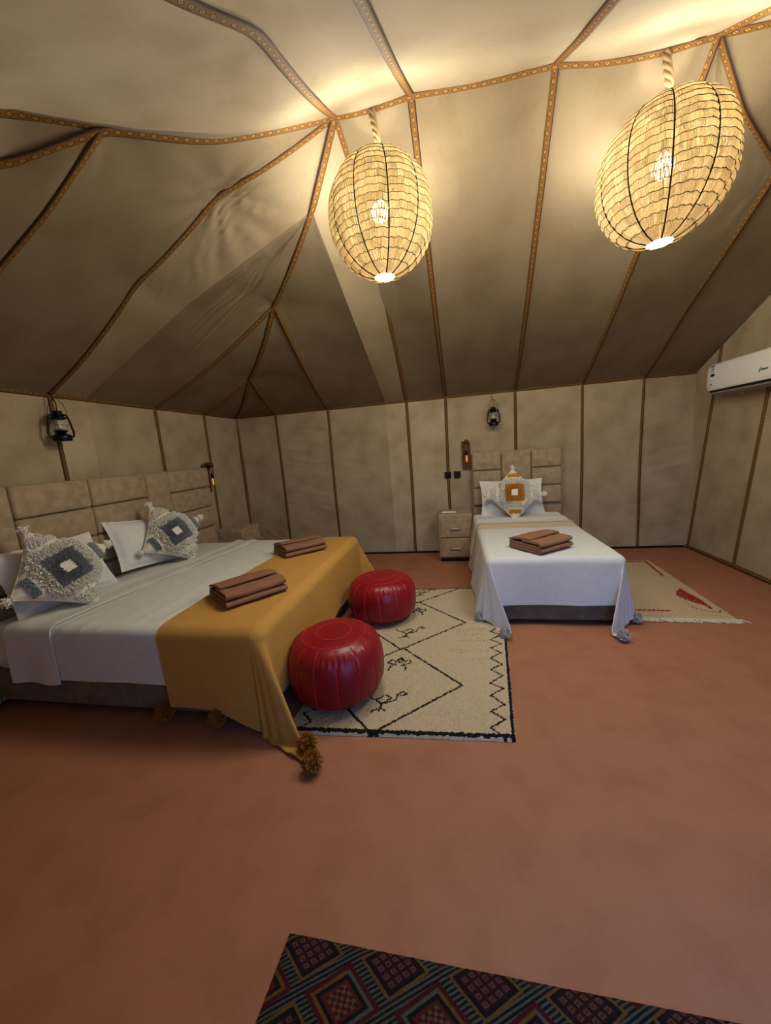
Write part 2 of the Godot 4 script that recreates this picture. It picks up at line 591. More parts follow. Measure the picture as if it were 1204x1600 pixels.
	for i in xs.size() - 1:
		var wr := {}
		if i == 1:
			wr = {"n": 34, "s": 0.5, "t": 0.42, "rs": 0.5, "rt": 0.42, "angle": 0.22, "len": 0.32, "width": 0.018, "amp": 0.010}
		elif i == 2:
			wr = {"n": 22, "s": 0.3, "t": 0.25, "rs": 0.35, "rt": 0.28, "angle": 0.15, "len": 0.25, "width": 0.018, "amp": 0.007}
		elif i == 8:
			wr = {"n": 34, "s": 0.5, "t": 0.5, "rs": 0.5, "rt": 0.5, "angle": -0.14, "len": 0.28, "width": 0.018, "amp": 0.010}
		elif i == 0:
			wr = {"n": 8, "s": 0.5, "t": 0.92, "rs": 0.5, "rt": 0.1, "angle": 0.7, "len": 0.2, "width": 0.02, "amp": 0.010}
		elif i == 7:
			wr = {"n": 12, "s": 0.5, "t": 0.2, "rs": 0.5, "rt": 0.2, "angle": 0.1, "len": 0.25, "width": 0.02, "amp": 0.005}
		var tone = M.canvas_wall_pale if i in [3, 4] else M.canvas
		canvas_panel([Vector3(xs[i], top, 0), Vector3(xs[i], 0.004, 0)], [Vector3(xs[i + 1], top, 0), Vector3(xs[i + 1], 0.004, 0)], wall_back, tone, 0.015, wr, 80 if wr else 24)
	for i in [1, 2, 4, 5, 6, 7, 8]:
		braid([Vector3(xs[i], top, 0), Vector3(xs[i] + 0.01 * sin(i * 2.1), 1.0, 0), Vector3(xs[i], 0.01, 0)], wall_back, 0.036)
	braid([e.call(0, 0), e.call(RIGHT_X, 0)], wall_back, 0.04, 0.012)
	braid([Vector3(0.0, top, 0.0), Vector3(0.015, 1.2, 0.015), Vector3(0, 0.01, 0)], wall_back, 0.04)
	part("floor_hem", MB.new().rbox(Vector3(2.8, 0.012, 0.004), Vector3(2.8, 0.012, 0.006), 0.005), M.dark, wall_back)

	var zs := [0.0, 0.701, 1.45, 2.17, RIDGE_Z, 3.19, 4.2, FRONT_Z]
	var wall_left := structure("wall_left", MB.new().rbox(Vector3(-0.09, 1.0, 2.45), Vector3(0.035, 1.03, 2.6), 0.01), M.skin)
	for i in zs.size() - 1:
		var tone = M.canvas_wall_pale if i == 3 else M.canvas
		canvas_panel([Vector3(0, top, zs[i]), Vector3(0, 0.004, zs[i])], [Vector3(0, top, zs[i + 1]), Vector3(0, 0.004, zs[i + 1])], wall_left, tone, 0.012, {"n": 10, "s": 0.3, "t": 0.15, "rs": 0.4, "rt": 0.2, "angle": 0.6, "len": 0.15, "width": 0.015, "amp": 0.006} if i == 3 else {}, 28)
	for i in [1, 2, 4, 5, 6]:
		braid([Vector3(0, top, zs[i]), Vector3(0, 0.01, zs[i])], wall_left, 0.036)
	braid([e.call(0, 0), e.call(0, FRONT_Z)], wall_left, 0.04, 0.012)

	# right partition reaches up to the roof
	var wall_right := structure("wall_right", MB.new().rbox(Vector3(RIGHT_X + 0.09, 1.66, 2.45), Vector3(0.035, 1.70, 2.6), 0.01), M.skin)
	var roof_y := func(z): return 3.215 - absf(z - RIDGE_Z) * 0.497
	var rb := [0.0, 0.05, 0.774, 1.55, 2.4, 3.3, 4.2, FRONT_Z]
	var rt := [0.0, 0.38, 1.115, 1.75, 2.45, 3.3, 4.2, FRONT_Z]
	for i in rb.size() - 1:
		canvas_panel([Vector3(RIGHT_X, roof_y.call(rt[i]), rt[i]), Vector3(RIGHT_X, 0.004, rb[i])], [Vector3(RIGHT_X, roof_y.call(rt[i + 1]), rt[i + 1]), Vector3(RIGHT_X, 0.004, rb[i + 1])], wall_right, M.canvas, 0.012, {"n": 10, "s": 0.7, "t": 0.85, "rs": 0.4, "rt": 0.15, "angle": 0.5, "len": 0.3, "width": 0.02, "amp": 0.010} if i == 1 else {}, 36 if i == 1 else 24)
	for i in range(1, 7):
		braid([Vector3(RIGHT_X, roof_y.call(rt[i]), rt[i]), Vector3(RIGHT_X, 0.01, rb[i])], wall_right, 0.034)
	braid([Vector3(RIGHT_X, 0.025, 0.0), Vector3(RIGHT_X, 0.025, FRONT_Z)], wall_right, 0.045)

	# front wall with the open doorway behind the camera
	var fw := MB.new()
	fw.rbox(Vector3(1.5, 1.0, FRONT_Z + 0.015), Vector3(1.6, 1.03, 0.03), 0.01)
	fw.rbox(Vector3(5.4, 1.0, FRONT_Z + 0.015), Vector3(0.4, 1.03, 0.03), 0.01)
	fw.rbox(Vector3(4.05, 1.99, FRONT_Z + 0.015), Vector3(1.0, 0.05, 0.03), 0.01)
	structure("wall_front", fw, M.canvas)
	var fl := MB.new()
	fl.grid(40, 40, func(s, t): return Vector3(lerpf(-0.2, RIGHT_X + 0.2, t), 0.0, lerpf(-0.2, FRONT_Z + 0.2, s)))
	fl.rbox(Vector3(2.81, -0.06, 2.45), Vector3(3.01, 0.055, 2.65), 0.01)
	structure("floor", fl, M.floor)
	structure("ground", MB.new().rbox(Vector3(2.8, -0.08, 9.1), Vector3(8.0, 0.05, 4.0), 0.02), M.sand)

# ------------------------------------------------------------------ pendant lamps
const LAMP_H := 0.62
func lamp_r(w: float) -> float:
	var s := lerpf(-0.975, 0.955, w)
	return 0.292 * pow(1.0 - pow(absf(s), 2.25), 0.56)

func lamp_pt(u: float, w: float, grow := 0.0) -> Vector3:
	var lobe := fposmod(u * 10.0, 1.0)
	var r := lamp_r(w) * (0.945 + 0.065 * pow(sin(PI * lobe), 0.6)) + grow
	return Vector3(r * cos(TAU * u), w * LAMP_H, r * sin(TAU * u))

func make_lamp(label: String, at: Vector3, rope_top: float) -> Node3D:
	var o := thing("pendant_lamp", label, "lamp", at, "woven pendant lamps")
	var weave := MB.new()
	weave.coloured = true
	var threads := MB.new()
	var rows := 18
	for j in rows:
		var w0 := float(j) / rows
		var w1 := float(j + 1) / rows
		var per := 310 if lamp_r((w0 + w1) * 0.5) > 0.2 else 230
		if lamp_r((w0 + w1) * 0.5) < 0.14:
			per = 140
		var patch := 1.0
		for k in per:
			if rng.randf() < 0.22:
				patch = rng.randf_range(0.62, 1.06)
			var u := (k + rng.randf_range(-0.12, 0.12)) / per
			var half := rng.randf_range(0.36, 0.49) / per
			var tone := patch * rng.randf_range(0.85, 1.08)
			weave.tint = Color(0.80 * tone, 0.62 * tone * lerpf(0.92, 1.0, patch), 0.33 * tone * lerpf(0.75, 1.0, patch))
			var v0 := weave.v.size()
			var lean := rng.randf_range(-0.25, 0.25) / per
			for q in 3:
				var w := lerpf(w0 - 0.002, w1 + 0.002, q / 2.0)
				var puff := 0.006 if q == 1 else 0.0
				var uu := u + lean * (q - 1)
				for h in [[-half, 0.0], [0.0, 0.0025], [half, 0.0]]:
					var p := lamp_pt(uu + h[0], clampf(w, 0, 1), puff + h[1])
					weave.v.append(p)
					weave.n.append(Vector3(p.x, (w - 0.5) * 0.5, p.z).normalized())
					weave.uv.append(Vector2.ZERO)
					weave.c.append(weave.tint)
			for q in 2:
				for h in 2:
					var a := v0 + q * 3 + h
					weave.idx.append_array([a, a + 1, a + 3, a + 1, a + 4, a + 3])
		if j > 0:
			var ring := []
			for k in 121:
				ring.append(lamp_pt(k / 120.0, w0 + 0.004 * sin(k * 1.7), 0.0045))
			threads.tube(ring, 0.0014, 4, false)
	var sh := part("raffia_weave", weave, M.straw, o, "straw weave of the shade")
	sh.set_meta("kind", "stuff")
	part("binding_thread", threads, M.wire, o)
	for k in 10:
		var line := []
		for q in 37:
			line.append(lamp_pt(k / 10.0, q / 36.0, 0.0085))
		part("rib", MB.new().tube(line, 0.0034, 5), M.wire, o)
	var r0 := lamp_r(0.0)
	part("base_cap", MB.new().lathe([Vector2(0.001, -0.004), Vector2(r0 * 0.5, -0.004), Vector2(r0, -0.002), Vector2(r0 + 0.006, 0.004), Vector2(r0 + 0.004, 0.012)], 32), M.straw_cap, o, "pale disc closing the bottom")
	var r1 := lamp_r(1.0)
	var rim := []
	for k in 33:
		rim.append(Vector3(r1 * cos(TAU * k / 32), LAMP_H, r1 * sin(TAU * k / 32)))
	part("top_ring", MB.new().tube(rim, 0.004, 5, false), M.wire, o)
	for k in 2:
		var d := Vector3(r1 * cos(PI * k / 2), 0, r1 * sin(PI * k / 2))
		part("cross_bar", MB.new().tube([Vector3(0, LAMP_H, 0) - d, Vector3(0, LAMP_H, 0) + d], 0.003, 5), M.wire, o)
	var b := MB.new()
	var by := LAMP_H * 0.56
	b.lathe([Vector2(0.0005, -0.052), Vector2(0.02, -0.048), Vector2(0.037, -0.037), Vector2(0.048, -0.02), Vector2(0.052, 0), Vector2(0.048, 0.02), Vector2(0.038, 0.036), Vector2(0.024, 0.05), Vector2(0.016, 0.062), Vector2(0.0005, 0.064)], 24, Vector3(0, by, 0))
	part("bulb", b, M.bulb, o)
	part("socket", MB.new().lathe([Vector2(0.001, 0.066), Vector2(0.02, 0.068), Vector2(0.022, 0.11), Vector2(0.012, 0.125), Vector2(0.001, 0.126)], 16, Vector3(0, by, 0)), M.black, o)
	var top := rope_top - at.y
	part("cable", MB.new().tube([Vector3(0, by + 0.12, 0), Vector3(0.002, LAMP_H, 0)], 0.004, 6), M.black, o)
	var rope := MB.new()
	for s in 3:
		var line := []
		for q in 50:
			var y := lerpf(LAMP_H - 0.01, top, q / 49.0)
			var a := TAU * s / 3.0 + (y - LAMP_H) * 55.0
			var sway := 0.010 * sin(q / 49.0 * PI * 1.5)
			line.append(Vector3(0.010 * cos(a) + sway, y, 0.010 * sin(a)))
		rope.tube(line, 0.0105, 6)
	var knot := []
	for q in 25:
		var a := TAU * q / 12.0
		knot.append(Vector3(0.02 * cos(a), LAMP_H + 0.02 + 0.02 * sin(a * 0.5), 0.02 * sin(a)))
	rope.tube(knot, 0.011, 6)
	part("rope", rope, M.rope, o, "twisted natural rope")
	var l := OmniLight3D.new()
	l.name = "bulb_light"
	o.add_child(l)
	l.position = Vector3(0, by, 0)
	l.light_color = LAMP_COLOR
	l.light_energy = LAMP_ENERGY
	l.light_size = 0.04
	l.omni_range = 14.0
	l.omni_attenuation = 2.0
	l.shadow_enabled = true
	# the glowing shade's own light: panels just in front of its face, looking outwards all round, down and up
	var looks := [[Vector3(0, -0.035, 0), Vector3.DOWN, Vector2(0.22, 0.22)], [Vector3(0, LAMP_H + 0.03, 0), Vector3.UP, Vector2(0.2, 0.2)]]
	for row in [-1.0, 1.0]:
		for k in 6:
			var a: float = TAU * (k + 0.25 * row) / 6.0
			var d := Vector3(cos(a) * 0.82, 0.57 * row, sin(a) * 0.82)
			looks.append([Vector3(cos(a) * 0.295, LAMP_H * (0.5 + 0.25 * row), sin(a) * 0.295), d, Vector2(0.28, 0.24)])
	for q in looks:
		var face := AreaLight3D.new()
		face.name = numbered(o, "shade_light")
		o.add_child(face)
		face.area_size = q[2]
		face.area_normalize_energy = true
		face.position = q[0]
		var side: Vector3 = q[1].cross(Vector3.UP) if absf(q[1].y) < 0.9 else Vector3.RIGHT
		face.basis = Basis(side, side.cross(q[1]), -q[1]).orthonormalized()
		face.light_color = LAMP_COLOR
		face.light_energy = SHADE_ENERGY * (0.25 if q[1].y > 0.9 else (0.50 if q[1].y > 0.3 else (0.46 if q[1].y > -0.9 else 0.8)))
		face.area_range = 14.0
		face.area_attenuation = 2.0
		face.shadow_enabled = true
	return o

# ------------------------------------------------------------------ cloth helpers
# a cloth laid over a box-shaped bed: (a, b) are flat cloth coordinates on the bed's top
func drape_pt(a: float, b: float, x0: float, x1: float, z0: float, z1: float, h: float, opt: Dictionary) -> Vector3:
	var r: float = opt.get("r", 0.05)
	var px := clampf(a, x0 + r, x1 - r)
	var pz := clampf(b, z0 + r, z1 - r)
	var dx := a - px
	var dz := b - pz
	var l := sqrt(dx * dx + dz * dz)
	var y := h + 0.004 * noise.get_noise_2d(a * 90, b * 90)
	if l < 1e-5:
		return Vector3(px, y, pz)
	var dir := Vector3(dx / l, 0, dz / l)
	var q := r * PI / 2
	var out := 0.0
	var drop := 0.0
	var swing := 0.0
	if l < q:
		out = r * sin(l / r)
		drop = r * (1.0 - cos(l / r))
	else:
		var s2 := absf(2.0 * dir.x * dir.z)
		var fl: float = opt.get("flare", 0.04) + opt.get("side", 0.0) * dir.x * dir.x + opt.get("flap", 0.0) * s2 * s2
		swing = pow(s2, 1.3)
		fl += opt.get("wave", 0.0) * (1.0 - 0.9 * s2) * sin((a * absf(dir.z) + b * absf(dir.x)) * opt.get("waves", 14.0) + 1.0)
		var more := l - q
		out = r + more * fl
		drop = r + more * sqrt(maxf(0.05, 1.0 - fl * fl))
	y -= drop
	var low: float = opt.get("low", 0.012)
	if y < low:
		out += (low - y) * 0.55
		y = low + 0.012 * absf(sin(a * 31.0 + b * 27.0)) * minf(1.0, (low - y) * 12.0)
	var more2 := maxf(0.0, l - q) * swing
	return Vector3(px, y, pz) + dir * out + Vector3(signf(dx) * opt.get("flap_x", 0.0), 0, signf(dz) * opt.get("flap_z", 0.0)) * more2

func cloth(fn: Callable, nu: int, nv: int, thick := 0.007) -> MB:
	# upper face, lower face and the edge between them
	var mb := MB.new()
	var p := []
	for j in nv + 1:
		for i in nu + 1:
			p.append(fn.call(float(i) / nu, float(j) / nv))
	var at := func(i: int, j: int): return p[clampi(j, 0, nv) * (nu + 1) + clampi(i, 0, nu)]
	var nr := []
	for j in nv + 1:
		for i in nu + 1:
			var e1: Vector3 = at.call(i + 1, j) - at.call(i - 1, j)
			var e2: Vector3 = at.call(i, j + 1) - at.call(i, j - 1)
			var k := e1.cross(e2)
			nr.append(k.normalized() if k.length_squared() > 1e-14 else Vector3.UP)
	var sgn := 1.0
	var mid: Vector3 = nr[(nv / 2) * (nu + 1) + nu / 2]
	if mid.y < 0:
		sgn = -1.0
	mb.grid(nu, nv, func(s, t): return p[roundi(t * nv) * (nu + 1) + roundi(s * nu)])
	mb.grid(nu, nv, func(s, t):
		var k := roundi(t * nv) * (nu + 1) + roundi(s * nu)
		return p[k] - nr[k] * thick * sgn)
	var border := []
	for i in nu + 1: border.append(i)
	for j in range(1, nv + 1): border.append(j * (nu + 1) + nu)
	for i in range(nu - 1, -1, -1): border.append(nv * (nu + 1) + i)
	for j in range(nv - 1, -1, -1): border.append(j * (nu + 1))
	var bl := []
	for k in border:
		bl.append(p[k] - nr[k] * thick * 0.5 * sgn)
	mb.tube(bl, thick * 0.62, 6, false)
	return mb

func pompom_mesh(m: Material, r := 0.045, count := 300) -> ArrayMesh:
	var mb := MB.new()
	var g := RandomNumberGenerator.new()
	g.seed = 4
	for k in count:
		var y := g.randf_range(-1, 1)
		var a := g.randf() * TAU
		var q := sqrt(1.0 - y * y)
		var d := Vector3(q * cos(a), y, q * sin(a))
		mb.strand(d * r * 0.25, d * r * g.randf_range(0.8, 1.15), r * 0.085, 0.7, Vector3(g.randf_range(-1, 1), g.randf_range(-1, 1), g.randf_range(-1, 1)) * r * 0.3)
	mb.lathe([Vector2(0.001, -r * 0.72), Vector2(r * 0.5, -r * 0.5), Vector2(r * 0.72, 0), Vector2(r * 0.5, r * 0.5), Vector2(0.001, r * 0.72)], 10)
	return mb.commit(m)

# pillow: a square of cloth filled fat in the middle, in its own axes (x right, y up, z front)
func pillow_pt(s: float, t: float, w: float, h: float, fat: float, front: float, flange := 0.0) -> Vector3:
	var u := s * 2.0 - 1.0
	var k := t * 2.0 - 1.0
	var e := maxf(0.0, 1.0 - pow(absf(u) / (1.0 - flange), 2.4)) if absf(u) < 1.0 - flange else 0.0
	var g := maxf(0.0, 1.0 - pow(absf(k) / (1.0 - flange), 2.4)) if absf(k) < 1.0 - flange else 0.0
	var pin := 1.0 - 0.07 * (1.0 - u * u) * k * k
	var pin2 := 1.0 - 0.07 * (1.0 - k * k) * u * u
	var z := fat * 0.5 * pow(e * g, 0.55)
	z *= 1.0 + 0.12 * noise.get_noise_2d(u * 40 + w * 100, k * 40)
	return Vector3(u * w * 0.5 * pin2, k * h * 0.5 * pin, front * (z + 0.004))

func pillow_mesh(w: float, h: float, fat: float, flange := 0.0) -> MB:
	var mb := MB.new()
	for f in [1.0, -1.0]:
		mb.grid(30, 30, func(s, t): return pillow_pt(s, t, w, h, fat, f, flange))
	var rim := []
	for k in 121:
		var q := k / 120.0 * 4.0
		var st := Vector2(minf(q, 1.0), 0.0)
		if q > 3.0: st = Vector2(0, 4.0 - q)
		elif q > 2.0: st = Vector2(3.0 - q, 1)
		elif q > 1.0: st = Vector2(1, q - 1.0)
		var p := pillow_pt(st.x, st.y, w, h, fat, 1.0, flange)
		p.z = 0
		rim.append(p)
	mb.tube(rim, 0.0045, 6, false)
	return mb

func plane_basis(normal: Vector3, up: Vector3) -> Basis:
	var nn := normal.normalized()
	var uu := (up - nn * up.dot(nn)).normalized()
	return Basis(uu.cross(nn), uu, nn)

func make_pillow(label: String, at: Vector3, b: Basis, w := 0.66, h := 0.44, group := "white bed pillows") -> void:
	var o := thing("pillow", label, "pillow", at, group)
	o.basis = b
	part("pillow_case", pillow_mesh(w, h, 0.15, 0.08), M.pillow, o)
	var line := []
	for q in 25:
		var p := pillow_pt(0.04, q / 24.0, w, h, 0.15, 1.0, 0.08)
		line.append(p + Vector3(0.008, 0, 0.004))
	part("flange_stitching", MB.new().tube(line, 0.002, 4), M.sheet, o)

# cushion with a tufted square frame set corner-wise, tufted rings, two bars and four tassels
func make_cushion(label: String, at: Vector3, b: Basis, side: float, tuft: Material) -> void:
	var o := thing("tufted_cushion", label, "cushion", at, "tufted cushions")
	o.basis = b
	part("cover", pillow_mesh(side, side, 0.16), M.cushion, o)
	var ring := MB.new()
	var frame := MB.new()
	var bars := [MB.new(), MB.new()]
	var c := side / 0.45
	var k45 := sqrt(0.5)
	var g := RandomNumberGenerator.new()
	g.seed = int(at.z * 100)
	for q in 15000:
		var s := g.randf_range(0.02, 0.98)
		var t := g.randf_range(0.02, 0.98)
		var p := pillow_pt(s, t, side, side, 0.16, 1.0)
		var x := (p.x + p.y) * k45 / c
		var y := (p.y - p.x) * k45 / c
		var m := maxf(absf(x), absf(y))
		var n0 := Vector3(p.x * 0.9, p.y * 0.9, 0.16).normalized()
		var jit := Vector3(g.randf_range(-1, 1), g.randf_range(-1, 1), 0) * 0.012
		if m > 0.036 and m < 0.098:
			frame.strand(p, p + n0 * 0.012 + jit * 0.5, 0.0032, 0.7)
		elif (m > 0.108 and m < 0.165 and g.randf() < 0.24) and absf(x) + absf(y) < 0.275:
			ring.strand(p, p + n0 * g.randf_range(0.010, 0.017) + jit * 0.8, 0.0066, 0.75, jit * 0.5)
		elif absf(absf(x) - 0.212) < 0.021 and absf(y) < 0.062:
			(bars[0] if x > 0 else bars[1]).strand(p, p + n0 * 0.011 + jit * 0.5, 0.0034, 0.7)
		elif absf(y) > 0.195 and absf(y) < 0.255 and g.randf() < 0.24:
			ring.strand(p, p + n0 * g.randf_range(0.010, 0.017) + jit * 0.8, 0.0066, 0.75, jit * 0.5)
	part("tufted_frame", frame, tuft, o, "square frame of coloured tufts").set_meta("kind", "stuff")
	part("loop_fringe", ring, M.tuft_white, o, "cream looped yarn bands").set_meta("kind", "stuff")
	for mb in bars:
		part("tufted_bar", mb, tuft, o).set_meta("kind", "stuff")
	var tm := pompom_mesh(M.tuft_white, 0.034, 90)
	for q in [[-1, -1], [1, -1], [1, 1], [-1, 1]]:
		shared("tassel", tm, o, Vector3(q[0], q[1], 0.0) * side * 0.5 * 0.99 + Vector3(q[0], q[1], 0) * 0.012)

# ------------------------------------------------------------------ towels
func ribbon(path: Array, thick: float, length: float, seed_no: int) -> MB:
	# a thick cloth ribbon following a path in (depth, height), swept along its length (local x)
	var pts := []
	for i in path.size() - 1:
		for k in 4:
			pts.append((path[i] as Vector2).lerp(path[i + 1], k / 4.0))
	pts.append(path[-1])
	for pass_no in 2:
		var cp := pts.duplicate()
		for i in range(1, pts.size() - 1):
			pts[i] = cp[i] * 0.5 + (cp[i - 1] + cp[i + 1]) * 0.25
	var k := pts.size()
	var loop := []
	for i in k:
		var d: Vector2 = (pts[mini(i + 1, k - 1)] - pts[maxi(i - 1, 0)]).normalized()
		loop.append(pts[i] + d.orthogonal() * thick * 0.5)
	for i in range(k - 1, -1, -1):
		var d: Vector2 = (pts[mini(i + 1, k - 1)] - pts[maxi(i - 1, 0)]).normalized()
		loop.append(pts[i] - d.orthogonal() * thick * 0.5)
	loop.append(loop[0])
	var mb := MB.new()
	var m := loop.size() - 1
	var f := func(s, t):
		var p: Vector2 = loop[roundi(s * m)]
		var x: float = (t - 0.5) * length
		var wob := 0.006 * noise.get_noise_3d(x * 130 + seed_no * 70, p.x * 130, p.y * 200)
		var sag := 0.008 * noise.get_noise_2d(x * 60 + seed_no * 31, p.x * 60) * smoothstep(0.02, 0.06, p.y)
		return Vector3(x, maxf(p.y + wob + sag, 0.001), p.x + wob * 1.5)
	mb.grid(m, 22, f)
	for e in [0.0, 1.0]:
		var v0 := mb.v.size()
		var i0 := mb.idx.size()
		for i in k:
			mb.pt(f.call(float(i) / m, e))
			mb.pt(f.call(float(2 * k - 1 - i) / m, e))
		for i in k - 1:
			var q := v0 + i * 2
			mb.idx.append_array([q, q + 2, q + 1, q + 2, q + 3, q + 1])
		mb.smooth(v0, i0)
	return mb

func make_towel(label: String, at: Vector3, turn: float, length: float, depth: float, seed_no: int) -> void:
	var o := thing("folded_towel", label, "towel", at, "brown folded towels")
	o.rotation.y = turn
	var d := depth
	part("lower_fold", ribbon([Vector2(-d * 0.5, 0.010), Vector2(d * 0.3, 0.010), Vector2(d * 0.46, 0.011), Vector2(d * 0.5, 0.020), Vector2(d * 0.46, 0.030), Vector2(d * 0.2, 0.030), Vector2(-d * 0.48, 0.030)], 0.016, length, seed_no), M.towel, o)
	part("upper_fold", ribbon([Vector2(-d * 0.5, 0.049), Vector2(d * 0.25, 0.049), Vector2(d * 0.42, 0.050), Vector2(d * 0.475, 0.063), Vector2(d * 0.42, 0.078), Vector2(d * 0.1, 0.079), Vector2(-d * 0.1, 0.074)], 0.017, length * 0.97, seed_no + 1), M.towel, o)
	part("top_flap", ribbon([Vector2(-d * 0.52, 0.068), Vector2(-d * 0.3, 0.088), Vector2(d * 0.0, 0.098), Vector2(d * 0.14, 0.096)], 0.014, length * 0.96, seed_no + 2), M.towel, o)

# ------------------------------------------------------------------ beds and storage
func padded(parent: Node, called: String, at: Vector3, h: Vector3, face: int, m: Material) -> void:
	# upholstered block whose front (axis face) swells gently
	var a1 := (face + 1) % 3
	var a2 := (face + 2) % 3
	part(called, MB.new().rbox(at, h, 0.022, Basis.IDENTITY, 5, func(p):
		var s := (1.0 - pow(clampf(absf(p[a1]) / h[a1], 0, 1), 2.0)) * (1.0 - pow(clampf(absf(p[a2]) / h[a2], 0, 1), 2.0))
		var q: Vector3 = p
		if q[face] > 0:
			q[face] += 0.014 * s
		return q), m, parent)

func build_double_bed() -> void:
	var hb := thing("wide_headboard", "wide beige velvet headboard of padded panels along the left wall", "headboard")
	part("back_board", MB.new().rbox(Vector3(0.055, 0.69, 2.39), Vector3(0.025, 0.67, 1.455), 0.012), M.velvet, hb)
	var cols := [[0.93, 1.555, 3], [1.555, 1.84, 1], [1.84, 2.39, 3], [2.39, 2.93, 3], [2.93, 3.22, 1], [3.22, 3.84, 3]]
	for q in cols:
		var n: int = q[2]
		for k in n:
			var y1 := 1.362 - k * 0.226
			var y0 := 1.362 - (k + 1) * 0.226 if n == 3 else 0.68
			padded(hb, "padded_panel", Vector3(0.095, (y0 + y1) / 2, (q[0] + q[1]) / 2), Vector3(0.026, (y1 - y0) / 2 - 0.003, (q[1] - q[0]) / 2 - 0.003), 0, M.velvet)
		padded(hb, "padded_panel", Vector3(0.095, 0.35, (q[0] + q[1]) / 2), Vector3(0.026, 0.32, (q[1] - q[0]) / 2 - 0.003), 0, M.velvet)

	var bed := thing("double_bed", "large low bed with taupe base under the mustard blanket", "bed", Vector3.ZERO)
	part("upholstered_base", MB.new().rbox(Vector3(1.03, 0.165, 2.26), Vector3(0.90, 0.105, 0.975), 0.02, Basis.IDENTITY, 2), M.taupe, bed)
	for sx in [0.3, 1.75]:
		for sz in [1.45, 3.07]:
			part("leg", MB.new().lathe([Vector2(0.001, 0.0), Vector2(0.03, 0.0), Vector2(0.03, 0.065), Vector2(0.001, 0.066)], 12, Vector3(sx, 0.0, sz)), M.dark, bed)
	part("mattress", MB.new().rbox(Vector3(1.02, 0.405, 2.26), Vector3(0.89, 0.15, 0.985), 0.07, Basis.IDENTITY, 8), M.sheet, bed, "mattress in a fitted white sheet")

	# top sheet from the fold line to the foot, tucked; the folded band lies over it
	var sh := thing("top_sheet", "smooth white top sheet on the large bed, hanging at its near side", "sheet")
	part("sheet_cloth", cloth(func(s, t):
		var b := lerpf(1.05, 3.25 + 0.31, t)
		var a0 := lerpf(0.80, 0.50, smoothstep(1.3, 3.2, b))
		var a := lerpf(a0, 1.84, s)
		var p := drape_pt(a, b, -1.0, 3.0, 1.275, 3.262, 0.560, {"r": 0.045, "flare": 0.0, "wave": 0.01, "waves": 9.0})
		p.y += (0.006 * pow(absf(sin(a * 23.0 + 2.5 * noise.get_noise_2d(a * 30, b * 60))), 6.0) * (0.4 + noise_b.get_noise_2d(a * 40, b * 25)) if p.y > 0.5 else 0.0)
		return p, 90, 90, 0.004), M.sheet, sh)
	part("folded_band", cloth(func(s, t):
		var b := lerpf(1.05, 3.265 + 0.335, t)
		var k := smoothstep(1.3, 3.25, b)
		var a := lerpf(lerpf(0.62, 0.33, k), lerpf(0.84, 0.66, k), s)
		var p := drape_pt(a, b, -1.0, 3.0, 1.27, 3.27, 0.571, {"r": 0.048, "flare": 0.01, "wave": 0.03, "waves": 22.0})
		return p + Vector3(0, 0.004 * sin(s * 9.0 + 3.0 * noise.get_noise_1d(b * 60)), 0) * (1.0 if p.y > 0.5 else 0.0), 20, 70, 0.008), M.sheet, sh, "turned-down band of the sheet")

	var bl := thing("mustard_blanket", "mustard yellow blanket with yarn pompoms across the foot of the large bed", "blanket")
	var cl := func(a, b): return drape_pt(a, b, -1.0, 1.96, 1.26, 3.275, 0.574, {"r": 0.07, "flare": 0.03, "flap": 0.02, "flap_x": 0.40, "flap_z": 0.16, "wave": 0.02, "waves": 11.0})
	part("blanket_cloth", cloth(func(s, t):
		var a := lerpf(1.37 + 0.02 * sin(t * 7.0), 2.36, s)
		return cl.call(a, lerpf(0.95, 3.69 + 0.13 * smoothstep(1.62, 2.0, a), t)), 110, 170, 0.008), M.mustard, bl)
	var pm := pompom_mesh(M.mustard_yarn, 0.048)
	for q in [[1.34, 3.72], [1.66, 3.73], [2.34, 3.84], [2.38, 3.62]]:
		var p: Vector3 = cl.call(q[0], q[1])
		p.y = maxf(p.y, 0.046)
		shared("pompom", pm, bl, p)
	for z in [1.7, 2.3]:
		var p: Vector3 = cl.call(2.38, z)
		p.y = maxf(p.y - 0.02, 0.046)
		shared("pompom", pm, bl, p)

	# pillows and cushions against the headboard
	var lean := plane_basis(Vector3(0.92, 0.42, 0.02), Vector3.UP)
	make_pillow("white pillow behind the grey-framed cushion nearest the door side", Vector3(0.27, 0.76, 2.86), lean, 0.66, 0.44)
	make_pillow("white pillow behind the grey-framed cushion farther along the wide headboard", Vector3(0.27, 0.77, 2.07), plane_basis(Vector3(0.90, 0.44, 0.12), Vector3(0, 1, -0.1)), 0.66, 0.44)
	make_cushion("grey-framed tufted cushion at the left picture edge on the large bed", Vector3(0.46, 0.81, 2.97), plane_basis(Vector3(0.90, 0.40, 0.22), Vector3(-0.15, 0.84, -0.50)), 0.43, M.tuft_grey)
	make_cushion("grey-framed tufted cushion leaning in front of the middle white pillow", Vector3(0.44, 0.81, 1.99), plane_basis(Vector3(0.86, 0.40, 0.32), Vector3(-0.15, 0.82, -0.54)), 0.43, M.tuft_grey)
	make_towel("brown folded towel nearer the camera on the mustard blanket", Vector3(1.63, 0.580, 2.80), deg_to_rad(52), 0.38, 0.32, 3)
	make_towel("brown folded towel at the far end of the mustard blanket", Vector3(1.56, 0.580, 1.82), deg_to_rad(47), 0.38, 0.30, 11)

